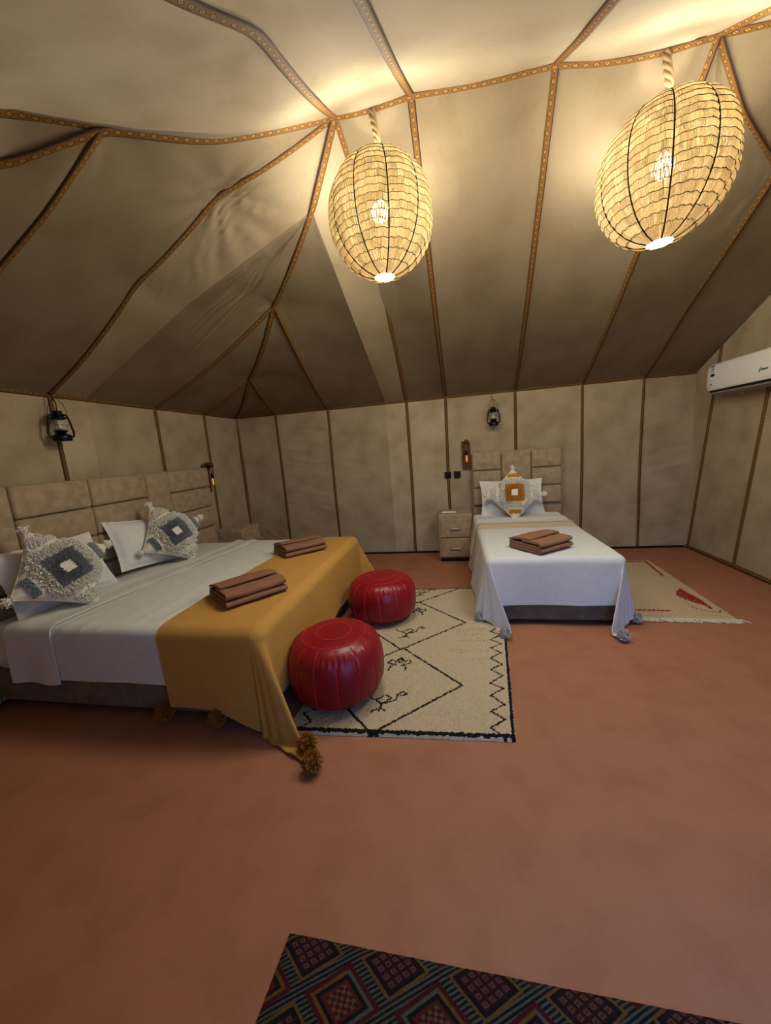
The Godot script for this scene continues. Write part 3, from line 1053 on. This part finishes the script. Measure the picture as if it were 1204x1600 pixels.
func build_single_bed() -> void:
	var bed := thing("single_bed", "single bed with square padded beige headboard by the back wall", "bed")
	var hb := part("headboard", MB.new().rbox(Vector3(3.685, 0.66, 0.055), Vector3(0.525, 0.63, 0.022), 0.012), M.velvet, bed)
	for q in [[3.165, 3.512, 3], [3.512, 3.858, 1], [3.858, 4.205, 3]]:
		var n: int = q[2]
		for k in n:
			var y1 := 1.283 - k * 0.218
			var y0: float = 1.283 - (k + 1) * 0.218 if n == 3 else 0.629
			padded(hb, "padded_panel", Vector3((q[0] + q[1]) / 2, (y0 + y1) / 2, 0.095), Vector3((q[1] - q[0]) / 2 - 0.003, (y1 - y0) / 2 - 0.003, 0.024), 2, M.velvet)
	part("upholstered_base", MB.new().rbox(Vector3(3.635, 0.148, 1.055), Vector3(0.465, 0.115, 0.965), 0.02, Basis.IDENTITY, 2), M.taupe, bed)
	for sx in [3.27, 4.0]:
		for sz in [0.25, 1.85]:
			part("leg", MB.new().lathe([Vector2(0.001, 0.0), Vector2(0.03, 0.0), Vector2(0.03, 0.05), Vector2(0.001, 0.051)], 12, Vector3(sx, 0.0, sz)), M.dark, bed)
	part("mattress", MB.new().rbox(Vector3(3.635, 0.385, 1.06), Vector3(0.475, 0.135, 0.945), 0.05, Basis.IDENTITY, 6), M.sheet, bed)

	var sp := thing("white_bedspread", "pale bedspread with white pompoms draped over the single bed", "bedspread")
	var o := {"r": 0.05, "flare": 0.07, "side": 0.10, "flap": 0.12, "flap_x": -0.46, "flap_z": 0.2, "wave": 0.03, "waves": 10.0, "low": 0.02}
	var cl := func(a, b): return drape_pt(a, b, 3.145, 4.135, -1.0, 2.035, 0.537, o)
	part("spread_cloth", cloth(func(s, t): return cl.call(lerpf(2.68, 4.60, s), lerpf(0.72, 2.375, t)), 110, 100, 0.007), M.spread, sp)
	part("beige_band", cloth(func(s, t): return cl.call(lerpf(2.70, 4.58, s), lerpf(0.78, 1.02, t)) + Vector3(0, 0.004, 0), 100, 10, 0.003), M.spread_band, sp, "beige woven band across the spread")
	part("turned_sheet", cloth(func(s, t): return drape_pt(lerpf(2.80, 4.5, s), lerpf(0.28, 0.80, t), 3.14, 4.14, -1.0, 2.5, 0.547 + 0.006 * sin(t * 14.0), o), 100, 24, 0.008), M.sheet, sp, "white sheet turned down at the head")
	var pm := pompom_mesh(M.white_yarn, 0.042)
	for q in [[2.66, 2.39], [4.62, 2.39], [2.66, 2.02], [4.62, 1.98]]:
		var p: Vector3 = cl.call(q[0], q[1])
		p.y = maxf(p.y, 0.05)
		shared("pompom", pm, sp, p)
	make_pillow("white pillow against the headboard of the single bed", Vector3(3.60, 0.74, 0.27), plane_basis(Vector3(0, 0.42, 0.9), Vector3.UP), 0.72, 0.44)
	make_cushion("gold-framed tufted cushion standing on its corner on the single bed", Vector3(3.60, 0.80, 0.46), plane_basis(Vector3(-0.03, 0.42, 0.9), Vector3(-0.72, 0.70, -0.3)), 0.44, M.tuft_gold)
	make_towel("brown folded towel lying on the pale bedspread of the single bed", Vector3(3.60, 0.548, 1.76), deg_to_rad(38), 0.36, 0.32, 23)

func build_nightstand(called_label: String, at: Vector3, turn: float) -> Node3D:
	# origin at the middle of the footprint, front towards +z
	var o := thing("nightstand", called_label, "nightstand", at, "padded nightstands")
	o.rotation.y = turn
	part("body", MB.new().rbox(Vector3(0, 0.315, 0), Vector3(0.20, 0.275, 0.19), 0.018, Basis.IDENTITY, 2), M.velvet, o)
	part("plinth", MB.new().rbox(Vector3(0, 0.022, 0), Vector3(0.185, 0.022, 0.18), 0.006), M.dark, o)
	for k in 2:
		var y := 0.175 + k * 0.245
		var d := part("drawer", MB.new().rbox(Vector3(0, y, 0.192), Vector3(0.175, 0.115, 0.014), 0.012, Basis.IDENTITY, 5, func(p):
			var q: Vector3 = p
			if q.z > 0:
				q.z += 0.008 * (1.0 - pow(q.x / 0.175, 2.0)) * (1.0 - pow(q.y / 0.115, 2.0))
			return q), M.velvet, o)
		part("handle", MB.new().tube([Vector3(-0.06, y, 0.21), Vector3(-0.06, y, 0.235), Vector3(0.06, y, 0.235), Vector3(0.06, y, 0.21)], 0.006, 8), M.steel, d, "brushed metal bar handle")
	return o

# ------------------------------------------------------------------ poufs
func pouf_pt(u: float, w: float, grow := 0.0) -> Vector3:
	# w: 0 under the middle, 1 at the rim of the top medallion
	var a := lerpf(-1.25, 1.18, w)
	var cr := 0.262 * pow(maxf(cos(a), 0.0), 0.42)
	var cy := 0.20 + 0.20 * signf(sin(a)) * pow(absf(sin(a)), 0.78)
	var lobe := fposmod(u * 14.0, 1.0)
	var bulge := (0.986 + 0.014 * pow(sin(PI * lobe), 0.6)) * (1.0 + grow)
	var r := cr * bulge
	if w > 0.62:
		var ruck := exp(-pow((w - 0.80) / 0.07, 2.0))
		r += 0.0022 * ruck * sin(u * TAU * 14 * 4.0 + 2.0 * sin(u * 41.0))
		cy += 0.0022 * ruck * sin(u * TAU * 14 * 3.0 + 1.0 + 2.0 * sin(u * 29.0))
	return Vector3(r * cos(TAU * u), cy, r * sin(TAU * u))

func make_pouf(label: String, at: Vector3, turn: float) -> Node3D:
	var o := thing("leather_pouf", label, "pouf", at, "red leather poufs")
	o.rotation.y = turn
	for k in 14:
		var p := part("leather_panel", MB.new().grid(16, 44, func(s, t): return pouf_pt((k + s) / 14.0, t)), M.leather, o)
		var line := []
		for q in 33:
			line.append(pouf_pt((k + 0.001) / 14.0, lerpf(0.12, 1.0, q / 32.0), 0.006))
		part("seam_stitching", MB.new().tube(line, 0.0024, 4), M.thread_red, p)
	var r := Vector2(pouf_pt(0.5 / 14.0, 1.0).x, pouf_pt(0.5 / 14.0, 1.0).z).length()
	var y := pouf_pt(0.5 / 14.0, 1.0).y
	part("top_medallion", MB.new().lathe([Vector2(r + 0.012, y - 0.004), Vector2(r, y + 0.003), Vector2(r * 0.7, y + 0.010), Vector2(r * 0.35, y + 0.013), Vector2(0.001, y + 0.014)], 40), M.leather, o)
	for rr in [[r - 0.004, 0.004], [r * 0.55, 0.0125]]:
		var ring := []
		for q in 41:
			ring.append(Vector3(rr[0] * cos(TAU * q / 40), y + rr[1], rr[0] * sin(TAU * q / 40)))
		part("ring_stitching", MB.new().tube(ring, 0.0024, 4, false), M.thread_red, o)
	var rb := Vector2(pouf_pt(0.0, 0.0).x, pouf_pt(0.0, 0.0).z).length()
	part("bottom", MB.new().lathe([Vector2(0.001, 0.004), Vector2(rb + 0.01, 0.004), Vector2(rb + 0.01, 0.02)], 28), M.leather, o)
	return o

# ------------------------------------------------------------------ rugs
func stroke(im: Image, p0: Vector2, p1: Vector2, w: int, col: Color, g: RandomNumberGenerator, ragged := 1.0) -> void:
	var k := maxi(1, int((p1 - p0).length() / 2.0))
	for i in k + 1:
		if g.randf() < 0.06 * ragged:
			continue
		var p := p0.lerp(p1, float(i) / k) + Vector2(g.randf_range(-1, 1), g.randf_range(-1, 1)) * w * 0.28 * ragged
		var ww := maxi(1, int(w * g.randf_range(0.7, 1.15)))
		var shade := g.randf_range(0.7, 1.3)
		im.fill_rect(Rect2i(int(p.x - ww / 2.0), int(p.y - ww / 2.0), ww, maxi(1, ww)), Color(col.r * shade, col.g * shade, col.b * shade))

func polyline(im: Image, pts: Array, at: Vector2, s: Vector2, w: int, col: Color, g: RandomNumberGenerator, ragged := 1.0) -> void:
	for i in pts.size() - 1:
		stroke(im, at + pts[i] * s, at + pts[i + 1] * s, w, col, g, ragged)

func speckle(im: Image, base: Color, amount: float, g: RandomNumberGenerator) -> void:
	for y in im.get_height():
		for x in im.get_width():
			var k := 1.0 + g.randf_range(-amount, amount) + 0.05 * noise.get_noise_2d(x * 1.5, y * 6.0)
			im.set_pixel(x, y, Color(base.r * k, base.g * k, base.b * k * (1.0 + 0.3 * (k - 1.0))))

func rug_surface(o: Vector2, wx: Vector2, lx: Vector2, thick: float, shag: float, nu: int, nv: int) -> MB:
	var mb := MB.new()
	var g := RandomNumberGenerator.new()
	g.seed = nu
	mb.grid(nu, nv, func(s, t):
		var e := minf(minf(s, 1.0 - s) * nu, minf(t, 1.0 - t) * nv)
		var p: Vector2 = o + wx * s + lx * t
		if e < 2.0:
			p += Vector2(g.randf_range(-1, 1), g.randf_range(-1, 1)) * shag * 0.6
		var y := thick + shag * g.randf_range(-1, 1)
		if e < 0.5:
			y = 0.002
		elif e < 1.5:
			y = thick * 0.75
		return Vector3(p.x, maxf(y, 0.002), p.y))
	return mb

func build_rugs() -> void:
	var g := RandomNumberGenerator.new()
	g.seed = 12
	var pile := noise_texture(0.12, 3, [Color(0.1, 0.1, 0.1), Color(0.95, 0.95, 0.95)], 3)
	# cream shaggy rug with black lozenges: w from its right edge, l from its near edge
	var W := 1.16
	var L := 1.93
	var px := 500.0
	var im := Image.create(int(W * px), int(L * px), false, Image.FORMAT_RGB8)
	speckle(im, Color(0.70, 0.635, 0.53), 0.10, g)
	var ink := Color(0.055, 0.055, 0.06)
	var P := func(w, l): return Vector2(w, l) * px
	for i in range(-1, 4):
		for j in range(-1, 4):
			var c0 := Vector2(0.70 + 0.82 * i + 0.03 * j, 0.40 + 0.79 * j)
			if c0.x - 0.42 < 0.05:
				continue
			var q := [c0 + Vector2(0, -0.40), c0 + Vector2(-0.42, 0), c0 + Vector2(0.02, 0.41), c0 + Vector2(0.42, 0), c0 + Vector2(0, -0.40)]
			polyline(im, q, Vector2.ZERO, Vector2.ONE * px, 6, ink, g)
			# little bird, tree, bird down the middle of each lozenge
			for q2 in [[Vector2(-0.12, 0.06), Vector2(-0.09, 0.02), Vector2(-0.06, 0.007), Vector2(0, 0.067), Vector2(0.042, 0.03), Vector2(-0.01, -0.037), Vector2(-0.06, 0.007)],
					[Vector2(-0.01, -0.037), Vector2(0.073, 0.007), Vector2(0.073, 0.075), Vector2(0.104, 0.11), Vector2(0.14, 0.08), Vector2(0.094, 0.06)],
					[Vector2(-0.01, -0.037), Vector2(-0.01, -0.11)], [Vector2(-0.01, -0.075), Vector2(-0.052, -0.12)], [Vector2(-0.01, -0.075), Vector2(0.03, -0.11)]]:
				polyline(im, q2, (c0 + Vector2(0, -0.15)) * px, Vector2(-0.85, 0.75) * px, 5, ink, g, 1.0)
			for sgn in [-1.0, 1.0]:
				polyline(im, [Vector2(0.055 * sgn, -0.06), Vector2(0.05 * sgn, -0.02), Vector2(0.02 * sgn, 0.0), Vector2(0.075 * sgn, 0.025), Vector2(0.06 * sgn, 0.055), Vector2(0.03 * sgn, 0.04), Vector2(0.0, 0.085), Vector2(0.015 * sgn, 0.05), Vector2(0.0, 0.03), Vector2(0.03 * sgn, 0.02)], (c0 + Vector2(0.0, 0.20)) * px, Vector2.ONE * px, 5, ink, g, 1.2)
	var zig := []
	for k in 34:
		zig.append(Vector2(0.046 if k % 2 == 0 else 0.118, k * 0.062 + g.randf_range(-0.008, 0.008)))
	polyline(im, zig, Vector2.ZERO, Vector2.ONE * px, 5, ink, g)
	var zig2 := []
	for q in zig:
		zig2.append(Vector2(W - q.x, q.y))
	polyline(im, zig2, Vector2.ZERO, Vector2.ONE * px, 5, ink, g)
	for k in 2:
		polyline(im, [Vector2(0.013, 0.0), Vector2(0.013, L)], Vector2.ZERO, Vector2.ONE * px, 6, ink, g)
		polyline(im, [Vector2(0.0, 0.020), Vector2(W, 0.020)], Vector2.ZERO, Vector2.ONE * px, 8, ink, g)
		polyline(im, [Vector2(0.0, L - 0.02), Vector2(W, L - 0.02)], Vector2.ZERO, Vector2.ONE * px, 7, ink, g)
	for k in 14:
		var l := g.randf_range(0.6, 1.1)
		stroke(im, P.call(g.randf_range(0.05, 0.2), l), P.call(g.randf_range(0.25, 0.4), l + g.randf_range(-0.02, 0.02)), 2, Color(0.42, 0.36, 0.28), g, 4.0)
	var m := mat("shaggy_rug", Color.WHITE, 0.95)
	m.albedo_texture = ImageTexture.create_from_image(im)
	var rug := thing("shaggy_rug", "cream shaggy rug with black lozenges and zigzag border under the red poufs", "rug")
	part("pile", rug_surface(Vector2(3.175, 3.215), Vector2(-1.0, 0.045) * W, Vector2(0.0935, -0.9956) * L, 0.020, 0.0045, 230, 250), m, rug)
	part("backing", MB.new().rbox(Vector3(2.67, 0.004, 2.25), Vector3(0.46, 0.003, 0.84), 0.002, Basis(Vector3.UP, -0.07)), M.cushion, rug)

	# small cream rug with red motif and white fringe to the right of the single bed
	var im2 := Image.create(500, 720, false, Image.FORMAT_RGB8)
	speckle(im2, Color(0.70, 0.62, 0.49), 0.10, g)
	var red := Color(0.52, 0.10, 0.055)
	# u from the right edge, v from the near edge, 500 px a metre
	polyline(im2, [Vector2(500, 692), Vector2(30, 692), Vector2(46, 460)], Vector2.ZERO, Vector2.ONE, 9, red, g)
	var saw := []
	for k in 40:
		saw.append(Vector2(190 + k * 8, 62 + (8 if k % 2 else 0)))
	polyline(im2, saw, Vector2.ZERO, Vector2.ONE, 7, red, g)
	for k in 46:
		var t := k / 45.0
		var wdt := 34.0 * sin(PI * clampf(t * 1.15, 0, 1)) * (1.0 if k % 3 else 0.5) + 4.0
		var y := lerpf(300, 95, t)
		var x := 50.0 + 10.0 * sin(t * 5.0)
		stroke(im2, Vector2(x - wdt * 0.5, y), Vector2(x + wdt, y - 6), 6, red, g, 1.6)
	polyline(im2, [Vector2(100, 130), Vector2(92, 90), Vector2(60, 66), Vector2(28, 60), Vector2(18, 80)], Vector2.ZERO, Vector2.ONE, 4, Color(0.30, 0.13, 0.08), g)
	var m2 := mat("fringed_rug", Color.WHITE, 0.95)
	m2.albedo_texture = ImageTexture.create_from_image(im2)
	var r2 := thing("fringed_rug", "small cream rug with red motif and white fringe beside the single bed", "rug")
	part("pile", rug_surface(Vector2(4.925, 1.925), Vector2(-1.0, -0.03), Vector2(0.07, -1.42), 0.012, 0.002, 90, 110), m2, r2)
	var fr := MB.new()
	for k in 90:
		var t := k / 89.0
		var p := Vector3(lerpf(4.93, 3.95, t), 0.008, lerpf(1.92, 1.895, t))
		var d := Vector3(g.randf_range(-0.03, 0.05), -0.004, g.randf_range(0.035, 0.06))
		for q in 3:
			fr.strand(p + Vector3(q * 0.004, 0, 0), p + d + Vector3(q * 0.005, 0, 0), 0.0035, 0.6)
	part("fringe", fr, M.white_yarn, r2, "white knotted fringe").set_meta("kind", "stuff")

	# dark flat-woven kilim at the door: rows of stepped lozenges
	var kw := 1.60
	var kl := 0.78
	var pk := 640.0
	var im3 := Image.create(int(kw * pk), int(kl * pk), false, Image.FORMAT_RGB8)
	var dark := Color(0.045, 0.035, 0.055)
	var wine := Color(0.36, 0.045, 0.065)
	var brick := Color(0.42, 0.12, 0.06)
	var grey := Color(0.40, 0.41, 0.36)
	var gold := Color(0.52, 0.36, 0.13)
	for y in im3.get_height():
		for x in im3.get_width():
			var u := x / pk / 0.243 + 0.16
			var w := y / pk / 0.176 + 0.36
			var du := absf(u - roundf(u))
			var dw := absf(w - roundf(w))
			var d := du + dw              # big lozenges meet at d = 0.5
			var uu := absf(u + 0.5 - roundf(u + 0.5))
			var ww := absf(w + 0.5 - roundf(w + 0.5))
			var d2 := uu + ww
			var hatch := fposmod(x * 0.5 + y * 0.8, 6.5) < 3.2
			var col := dark
			if d < 0.5:
				if d > 0.43: col = grey if hatch else dark
				elif d > 0.36: col = wine
				elif d > 0.30: col = gold if fposmod(u * 0.5, 1.0) < 0.5 else grey
				elif d > 0.24: col = dark
				elif d > 0.19: col = brick
				else:
					var cell := int(floor((u + w) * 16.0)) + int(floor((u - w) * 16.0))
					col = wine if posmod(cell, 2) == 0 else (grey if hatch else gold)
			else:
				if d2 > 0.40: col = grey if hatch else dark
				elif d2 > 0.35: col = gold
				elif d2 > 0.30: col = dark
				else:
					var a := fposmod((u + w) * 7.0, 1.0)
					var b := fposmod((u - w) * 7.0, 1.0)
					var k := maxf(absf(a - 0.5), absf(b - 0.5))
					col = wine if k > 0.28 else (grey if k > 0.16 else brick)
					if k > 0.44: col = dark
			var f := 0.5 + 0.2 * (0.5 if (x + y) % 3 else 1.0) + g.randf_range(-0.12, 0.12)
			im3.set_pixel(x, y, Color(col.r * f, col.g * f, col.b * f))
	var m3 := mat("kilim", Color.WHITE, 0.95)
	m3.albedo_texture = ImageTexture.create_from_image(im3)
	var kr := thing("kilim_mat", "dark wine and grey lozenge-patterned flat kilim on the floor by the door", "rug")
	part("weave", rug_surface(Vector2(2.395, 4.022), Vector2(1.0, 0.012) * kw, Vector2(-0.06, 0.998) * kl, 0.007, 0.0012, 150, 80), m3, kr)

# ------------------------------------------------------------------ small fittings
func make_lantern(label: String, at: Vector3) -> Node3D:
	# origin at the middle of its base, front towards +z; hangs on its cord from the eave
	var o := thing("kerosene_lantern", label, "lantern", at, "black hurricane lanterns")
	part("fuel_tank", MB.new().lathe([Vector2(0.001, 0), Vector2(0.052, 0.0), Vector2(0.058, 0.006), Vector2(0.060, 0.03), Vector2(0.052, 0.044), Vector2(0.03, 0.052), Vector2(0.001, 0.054)], 28), M.black_metal, o)
	part("burner", MB.new().lathe([Vector2(0.001, 0.05), Vector2(0.026, 0.05), Vector2(0.030, 0.062), Vector2(0.042, 0.068), Vector2(0.042, 0.075), Vector2(0.012, 0.085), Vector2(0.001, 0.098)], 24), M.black_metal, o)
	part("glass_globe", MB.new().lathe([Vector2(0.030, 0.074), Vector2(0.040, 0.088), Vector2(0.045, 0.108), Vector2(0.043, 0.13), Vector2(0.033, 0.15), Vector2(0.026, 0.158)], 24), M.glass, o)
	part("wick", MB.new().tube([Vector3(0, 0.09, 0), Vector3(0, 0.115, 0)], 0.006, 6), M.paper, o)
	part("chimney_cap", MB.new().lathe([Vector2(0.030, 0.154), Vector2(0.046, 0.160), Vector2(0.046, 0.170), Vector2(0.034, 0.178), Vector2(0.036, 0.192), Vector2(0.026, 0.200), Vector2(0.028, 0.212), Vector2(0.034, 0.216), Vector2(0.001, 0.222)], 24), M.black_metal, o)
	for s in [-1.0, 1.0]:
		part("side_tube", MB.new().tube([Vector3(0.045 * s, 0.02, 0), Vector3(0.070 * s, 0.035, 0), Vector3(0.074 * s, 0.06, 0), Vector3(0.062 * s, 0.14, 0), Vector3(0.054 * s, 0.178, 0), Vector3(0.044 * s, 0.190, 0), Vector3(0.03 * s, 0.190, 0)], 0.0075, 8), M.black_metal, o)
	for z in [-0.03, 0.03]:
		part("guard_wire", MB.new().tube([Vector3(-0.048, 0.11, z * 0.4), Vector3(-0.03, 0.115, z * 1.45), Vector3(0.03, 0.115, z * 1.45), Vector3(0.048, 0.11, z * 0.4)], 0.0016, 5), M.black_metal, o)
	var bail := []
	for q in 21:
		var a := PI * q / 20.0
		bail.append(Vector3(0.055 * cos(a), 0.178 + 0.125 * sin(a), 0.012 * sin(a)))
	part("bail_handle", MB.new().tube(bail, 0.0018, 6), M.black_metal, o)
	part("cord", MB.new().tube([Vector3(0, 0.222, 0.0), Vector3(0.004, 0.27, 0.002), Vector3(-0.004, 0.32, -0.03), Vector3(-0.012, 0.355, -0.06)], 0.004, 6), M.black, o)
	return o

func make_sconce(label: String, at: Vector3, turn: float, crossed: bool) -> Node3D:
	# rough wooden bracket with a hanging amber bulb; back at z = 0, front towards +z
	var o := thing("wooden_sconce", label, "wall lamp", at, "rustic wooden wall lamps")
	o.rotation.y = turn
	part("back_plank", MB.new().rbox(Vector3(0, -0.13, 0.012), Vector3(0.050, 0.17, 0.012), 0.006, Basis(Vector3.BACK, 0.03), 3, func(p): return p + Vector3(0.004 * sin(p.y * 40.0), 0, 0.002 * sin(p.y * 70.0))), M.wood, o)
	part("branch_arm", MB.new().tube([Vector3(0, 0.03, 0.0), Vector3(0.006, 0.035, 0.05), Vector3(0.0, 0.03, 0.10)], [0.022, 0.026, 0.024], 9), M.wood, o)
	if crossed:
		part("cross_branch", MB.new().tube([Vector3(-0.075, -0.008, 0.06), Vector3(-0.02, 0.004, 0.066), Vector3(0.03, -0.002, 0.062), Vector3(0.075, 0.006, 0.056)], [0.012, 0.018, 0.017, 0.011], 8), M.dark_wood, o)
	part("cord_wrap", MB.new().tube([Vector3(0, 0.0, 0.085), Vector3(0.003, -0.05, 0.085), Vector3(0, -0.075, 0.085)], 0.006, 7), M.rope, o)
	part("socket", MB.new().lathe([Vector2(0.001, -0.130), Vector2(0.017, -0.130), Vector2(0.018, -0.085), Vector2(0.01, -0.074), Vector2(0.001, -0.073)], 14, Vector3(0, 0, 0.085)), M.black, o)
	part("glass_bulb", MB.new().lathe([Vector2(0.012, -0.13), Vector2(0.018, -0.15), Vector2(0.021, -0.18), Vector2(0.019, -0.205), Vector2(0.010, -0.222), Vector2(0.001, -0.226)], 16, Vector3(0, 0, 0.085)), M.amber, o)
	part("filament", MB.new().tube([Vector3(0.002, -0.135, 0.085), Vector3(0.004, -0.205, 0.085)], 0.0035, 6), M.filament, o)
	return o

func make_switch(label: String, at: Vector3, turn: float) -> Node3D:
	var o := thing("light_switch", label, "switch", at, "black wall switches")
	o.rotation.y = turn
	part("cover_plate", MB.new().rbox(Vector3(0, 0, 0.006), Vector3(0.041, 0.041, 0.006), 0.004), M.black, o)
	for s in [-1.0, 1.0]:
		part("rocker", MB.new().rbox(Vector3(0.0155 * s, 0, 0.013), Vector3(0.0145, 0.030, 0.003), 0.002, Basis(Vector3.RIGHT, 0.05)), M.black_metal, o)
	return o

func build_air_conditioner() -> void:
	var o := thing("air_conditioner", "white wall-mounted air conditioner high on the right partition", "air conditioner", Vector3(RIGHT_X, 1.70, 0.48))
	# local: x 0 at the wall (negative into the room), z along the unit
	var ln := 0.86
	var prof := [Vector2(0.0, 0.0), Vector2(-0.10, 0.0), Vector2(-0.155, 0.018), Vector2(-0.178, 0.05), Vector2(-0.186, 0.10), Vector2(-0.184, 0.24), Vector2(-0.172, 0.275), Vector2(-0.145, 0.292), Vector2(0.0, 0.292)]
	var body := MB.new()
	var k := prof.size() - 1
	body.grid(k, 24, func(s, t):
		var p: Vector2 = prof[roundi(s * k)]
		var e := minf(t, 1.0 - t) * 24.0
		var q := 1.0 if e >= 1.5 else (0.985 if e > 0.5 else 0.94)
		return Vector3(p.x * q, 0.146 + (p.y - 0.146) * q, t * ln))
	for zz in [0.0, ln]:
		var v0 := body.v.size()
		var i0 := body.idx.size()
		var mid := body.pt(Vector3(-0.08, 0.146, zz))
		for p in prof:
			body.pt(Vector3(p.x * 0.94, 0.146 + (p.y - 0.146) * 0.94, zz))
		for q in k:
			body.idx.append_array([mid, v0 + 1 + q, v0 + 2 + q])
		body.smooth(v0, i0)
	part("casing", body, M.white_plastic, o)
	part("outlet_slot", MB.new().rbox(Vector3(-0.168, 0.033, ln / 2), Vector3(0.006, 0.011, ln / 2 - 0.05), 0.003, Basis(Vector3.BACK, 0.62)), M.black, o, "dark slot under the front panel")
	part("louver", MB.new().rbox(Vector3(-0.124, 0.004, ln / 2), Vector3(0.034, 0.006, ln / 2 - 0.05), 0.003, Basis(Vector3.BACK, -0.316)), M.grey_plastic, o, "closed air louver")
	part("drain_spout", MB.new().tube([Vector3(-0.06, -0.002, 0.30), Vector3(-0.06, -0.03, 0.305)], 0.012, 8), M.grey_plastic, o)
	# energy label with lines of small print, indicator, brand script
	var lab := part("energy_label", MB.new().rbox(Vector3(-0.1868, 0.215, 0.10), Vector3(0.001, 0.055, 0.030), 0.0008), M.paper, o, "pale label with lines of dark print")
	for q in [[0.262, 0.012, 0.024], [0.245, 0.006, 0.020], [0.232, 0.008, 0.024], [0.217, 0.004, 0.022], [0.207, 0.004, 0.024], [0.182, 0.013, 0.027]]:
		part("print_line", MB.new().rbox(Vector3(-0.1882, q[0], 0.10), Vector3(0.0006, q[1] * 0.5 if q[0] > 0.19 else q[1], q[2]), 0.0005), M.sticker, lab)
	part("indicator", MB.new().rbox(Vector3(-0.1868, 0.098, 0.085), Vector3(0.001, 0.006, 0.010), 0.0008), M.black, o)
	var script := MB.new()
	var pen := func(pts: Array):
		var l := []
		for p in pts:
			l.append(Vector3(-0.1875, 0.125 + p.y, 0.66 + p.x))
		script.tube(l, 0.0022, 5)
	pen.call([Vector2(0.002, -0.018), Vector2(0.010, 0.0), Vector2(0.018, 0.018), Vector2(0.028, 0.020)])
	pen.call([Vector2(0.004, 0.004), Vector2(0.022, 0.006)])
	for q in 4:
		var x := 0.026 + q * 0.017
		pen.call([Vector2(x, 0.008), Vector2(x + 0.002, -0.003), Vector2(x + 0.008, -0.003), Vector2(x + 0.011, 0.009), Vector2(x + 0.014, 0.003), Vector2(x + 0.018, 0.005)])
	part("brand_script", script, M.sticker, o, "small slanted dark script logo")

# ------------------------------------------------------------------ main
const LAMP_COLOR := Color(1.0, 0.975, 0.90)
const LAMP_ENERGY := 0.46
const SHADE_ENERGY := 0.88

func _ready() -> void:
	rng.seed = 7
	noise.seed = 3
	noise.frequency = 0.03
	noise_b.seed = 9
	noise_b.frequency = 0.05
	make_materials()

	var cam := Camera3D.new()
	cam.name = "camera"
	add_child(cam)
	var yaw := 0.1908
	var pitch := -0.1681
	var roll := -0.0755
	cam.basis = Basis(Vector3.UP, yaw) * Basis(Vector3.RIGHT, pitch) * Basis(Vector3.BACK, roll)
	cam.position = Vector3(2.9393, 1.4138, 4.819)
	cam.keep_aspect = Camera3D.KEEP_HEIGHT
	cam.fov = rad_to_deg(2.0 * atan(800.0 / 575.02))
	cam.near = 0.02
	cam.far = 60.0
	cam.current = true

	var env := Environment.new()
	env.background_mode = Environment.BG_COLOR
	env.background_color = Color(0.30, 0.64, 1.0)
	env.background_energy_multiplier = 2.7
	env.tonemap_mode = Environment.TONE_MAPPER_LINEAR
	env.tonemap_exposure = 1.0
	env.sdfgi_enabled = true
	env.ssao_enabled = true
	env.ssil_enabled = true
	var we := WorldEnvironment.new()
	we.name = "environment"
	we.environment = env
	add_child(we)

	var sun := DirectionalLight3D.new()
	sun.name = "sun"
	add_child(sun)
	sun.look_at_from_position(Vector3.ZERO, -Vector3(-0.22, 0.93, 0.28))
	sun.light_color = Color(1.0, 0.95, 0.87)
	sun.light_energy = 3.3
	sun.light_angular_distance = 0.53
	sun.shadow_enabled = true

	build_tent()
	make_lamp("woven raffia pendant lamp on rope near the middle of the tent roof", Vector3(2.585, 2.42, RIDGE_Z), 3.285)
	make_lamp("woven raffia pendant lamp on rope above the single bed side, at the right", Vector3(4.046, 2.368, RIDGE_Z), 3.24)
	build_rugs()
	build_double_bed()
	build_single_bed()
	make_pouf("red leather pouf nearest the camera, beside the hanging blanket corner", Vector3(2.215, 0.022, 2.925), 0.1).scale = Vector3(1.06, 0.94, 1.06)
	make_pouf("red leather pouf farther back, between the two beds", Vector3(2.30, 0.022, 1.93), 0.35).scale = Vector3(1.08, 0.88, 1.08)
	build_nightstand("beige padded nightstand with two drawers left of the single bed", Vector3(2.925, 0, 0.225), 0.0)
	build_nightstand("beige nightstand in the back left corner beside the wide headboard", Vector3(0.22, 0, 0.68), PI / 2)
	var card := part("paper_card", MB.new().rbox(Vector3(2.86, 0.597, 0.30), Vector3(0.085, 0.004, 0.035), 0.003), M.paper, self)
	tag(card, "white card lying on the nightstand by the single bed", "card")
	make_lantern("black hurricane lantern hanging on the left wall above the wide headboard", Vector3(0.10, 1.652, 2.50)).rotation.y = 1.1
	make_lantern("black hurricane lantern hanging on the back wall above the single bed", Vector3(3.435, 1.60, 0.09))
	make_sconce("rough wooden wall lamp left of the single bed headboard", Vector3(3.10, 1.40, 0.012), 0.0, false)
	make_sconce("rough wooden wall lamp at the far end of the wide headboard", Vector3(0.012, 1.36, 0.84), PI / 2, true)
	make_switch("left one of two black wall switches beside the single bed headboard", Vector3(2.862, 1.03, 0.012), 0.0)
	make_switch("right one of two black wall switches beside the single bed headboard", Vector3(2.98, 1.03, 0.012), 0.0)
	make_switch("black wall switch under the wooden lamp on the left wall", Vector3(0.012, 1.02, 0.86), PI / 2)
	build_air_conditioner()
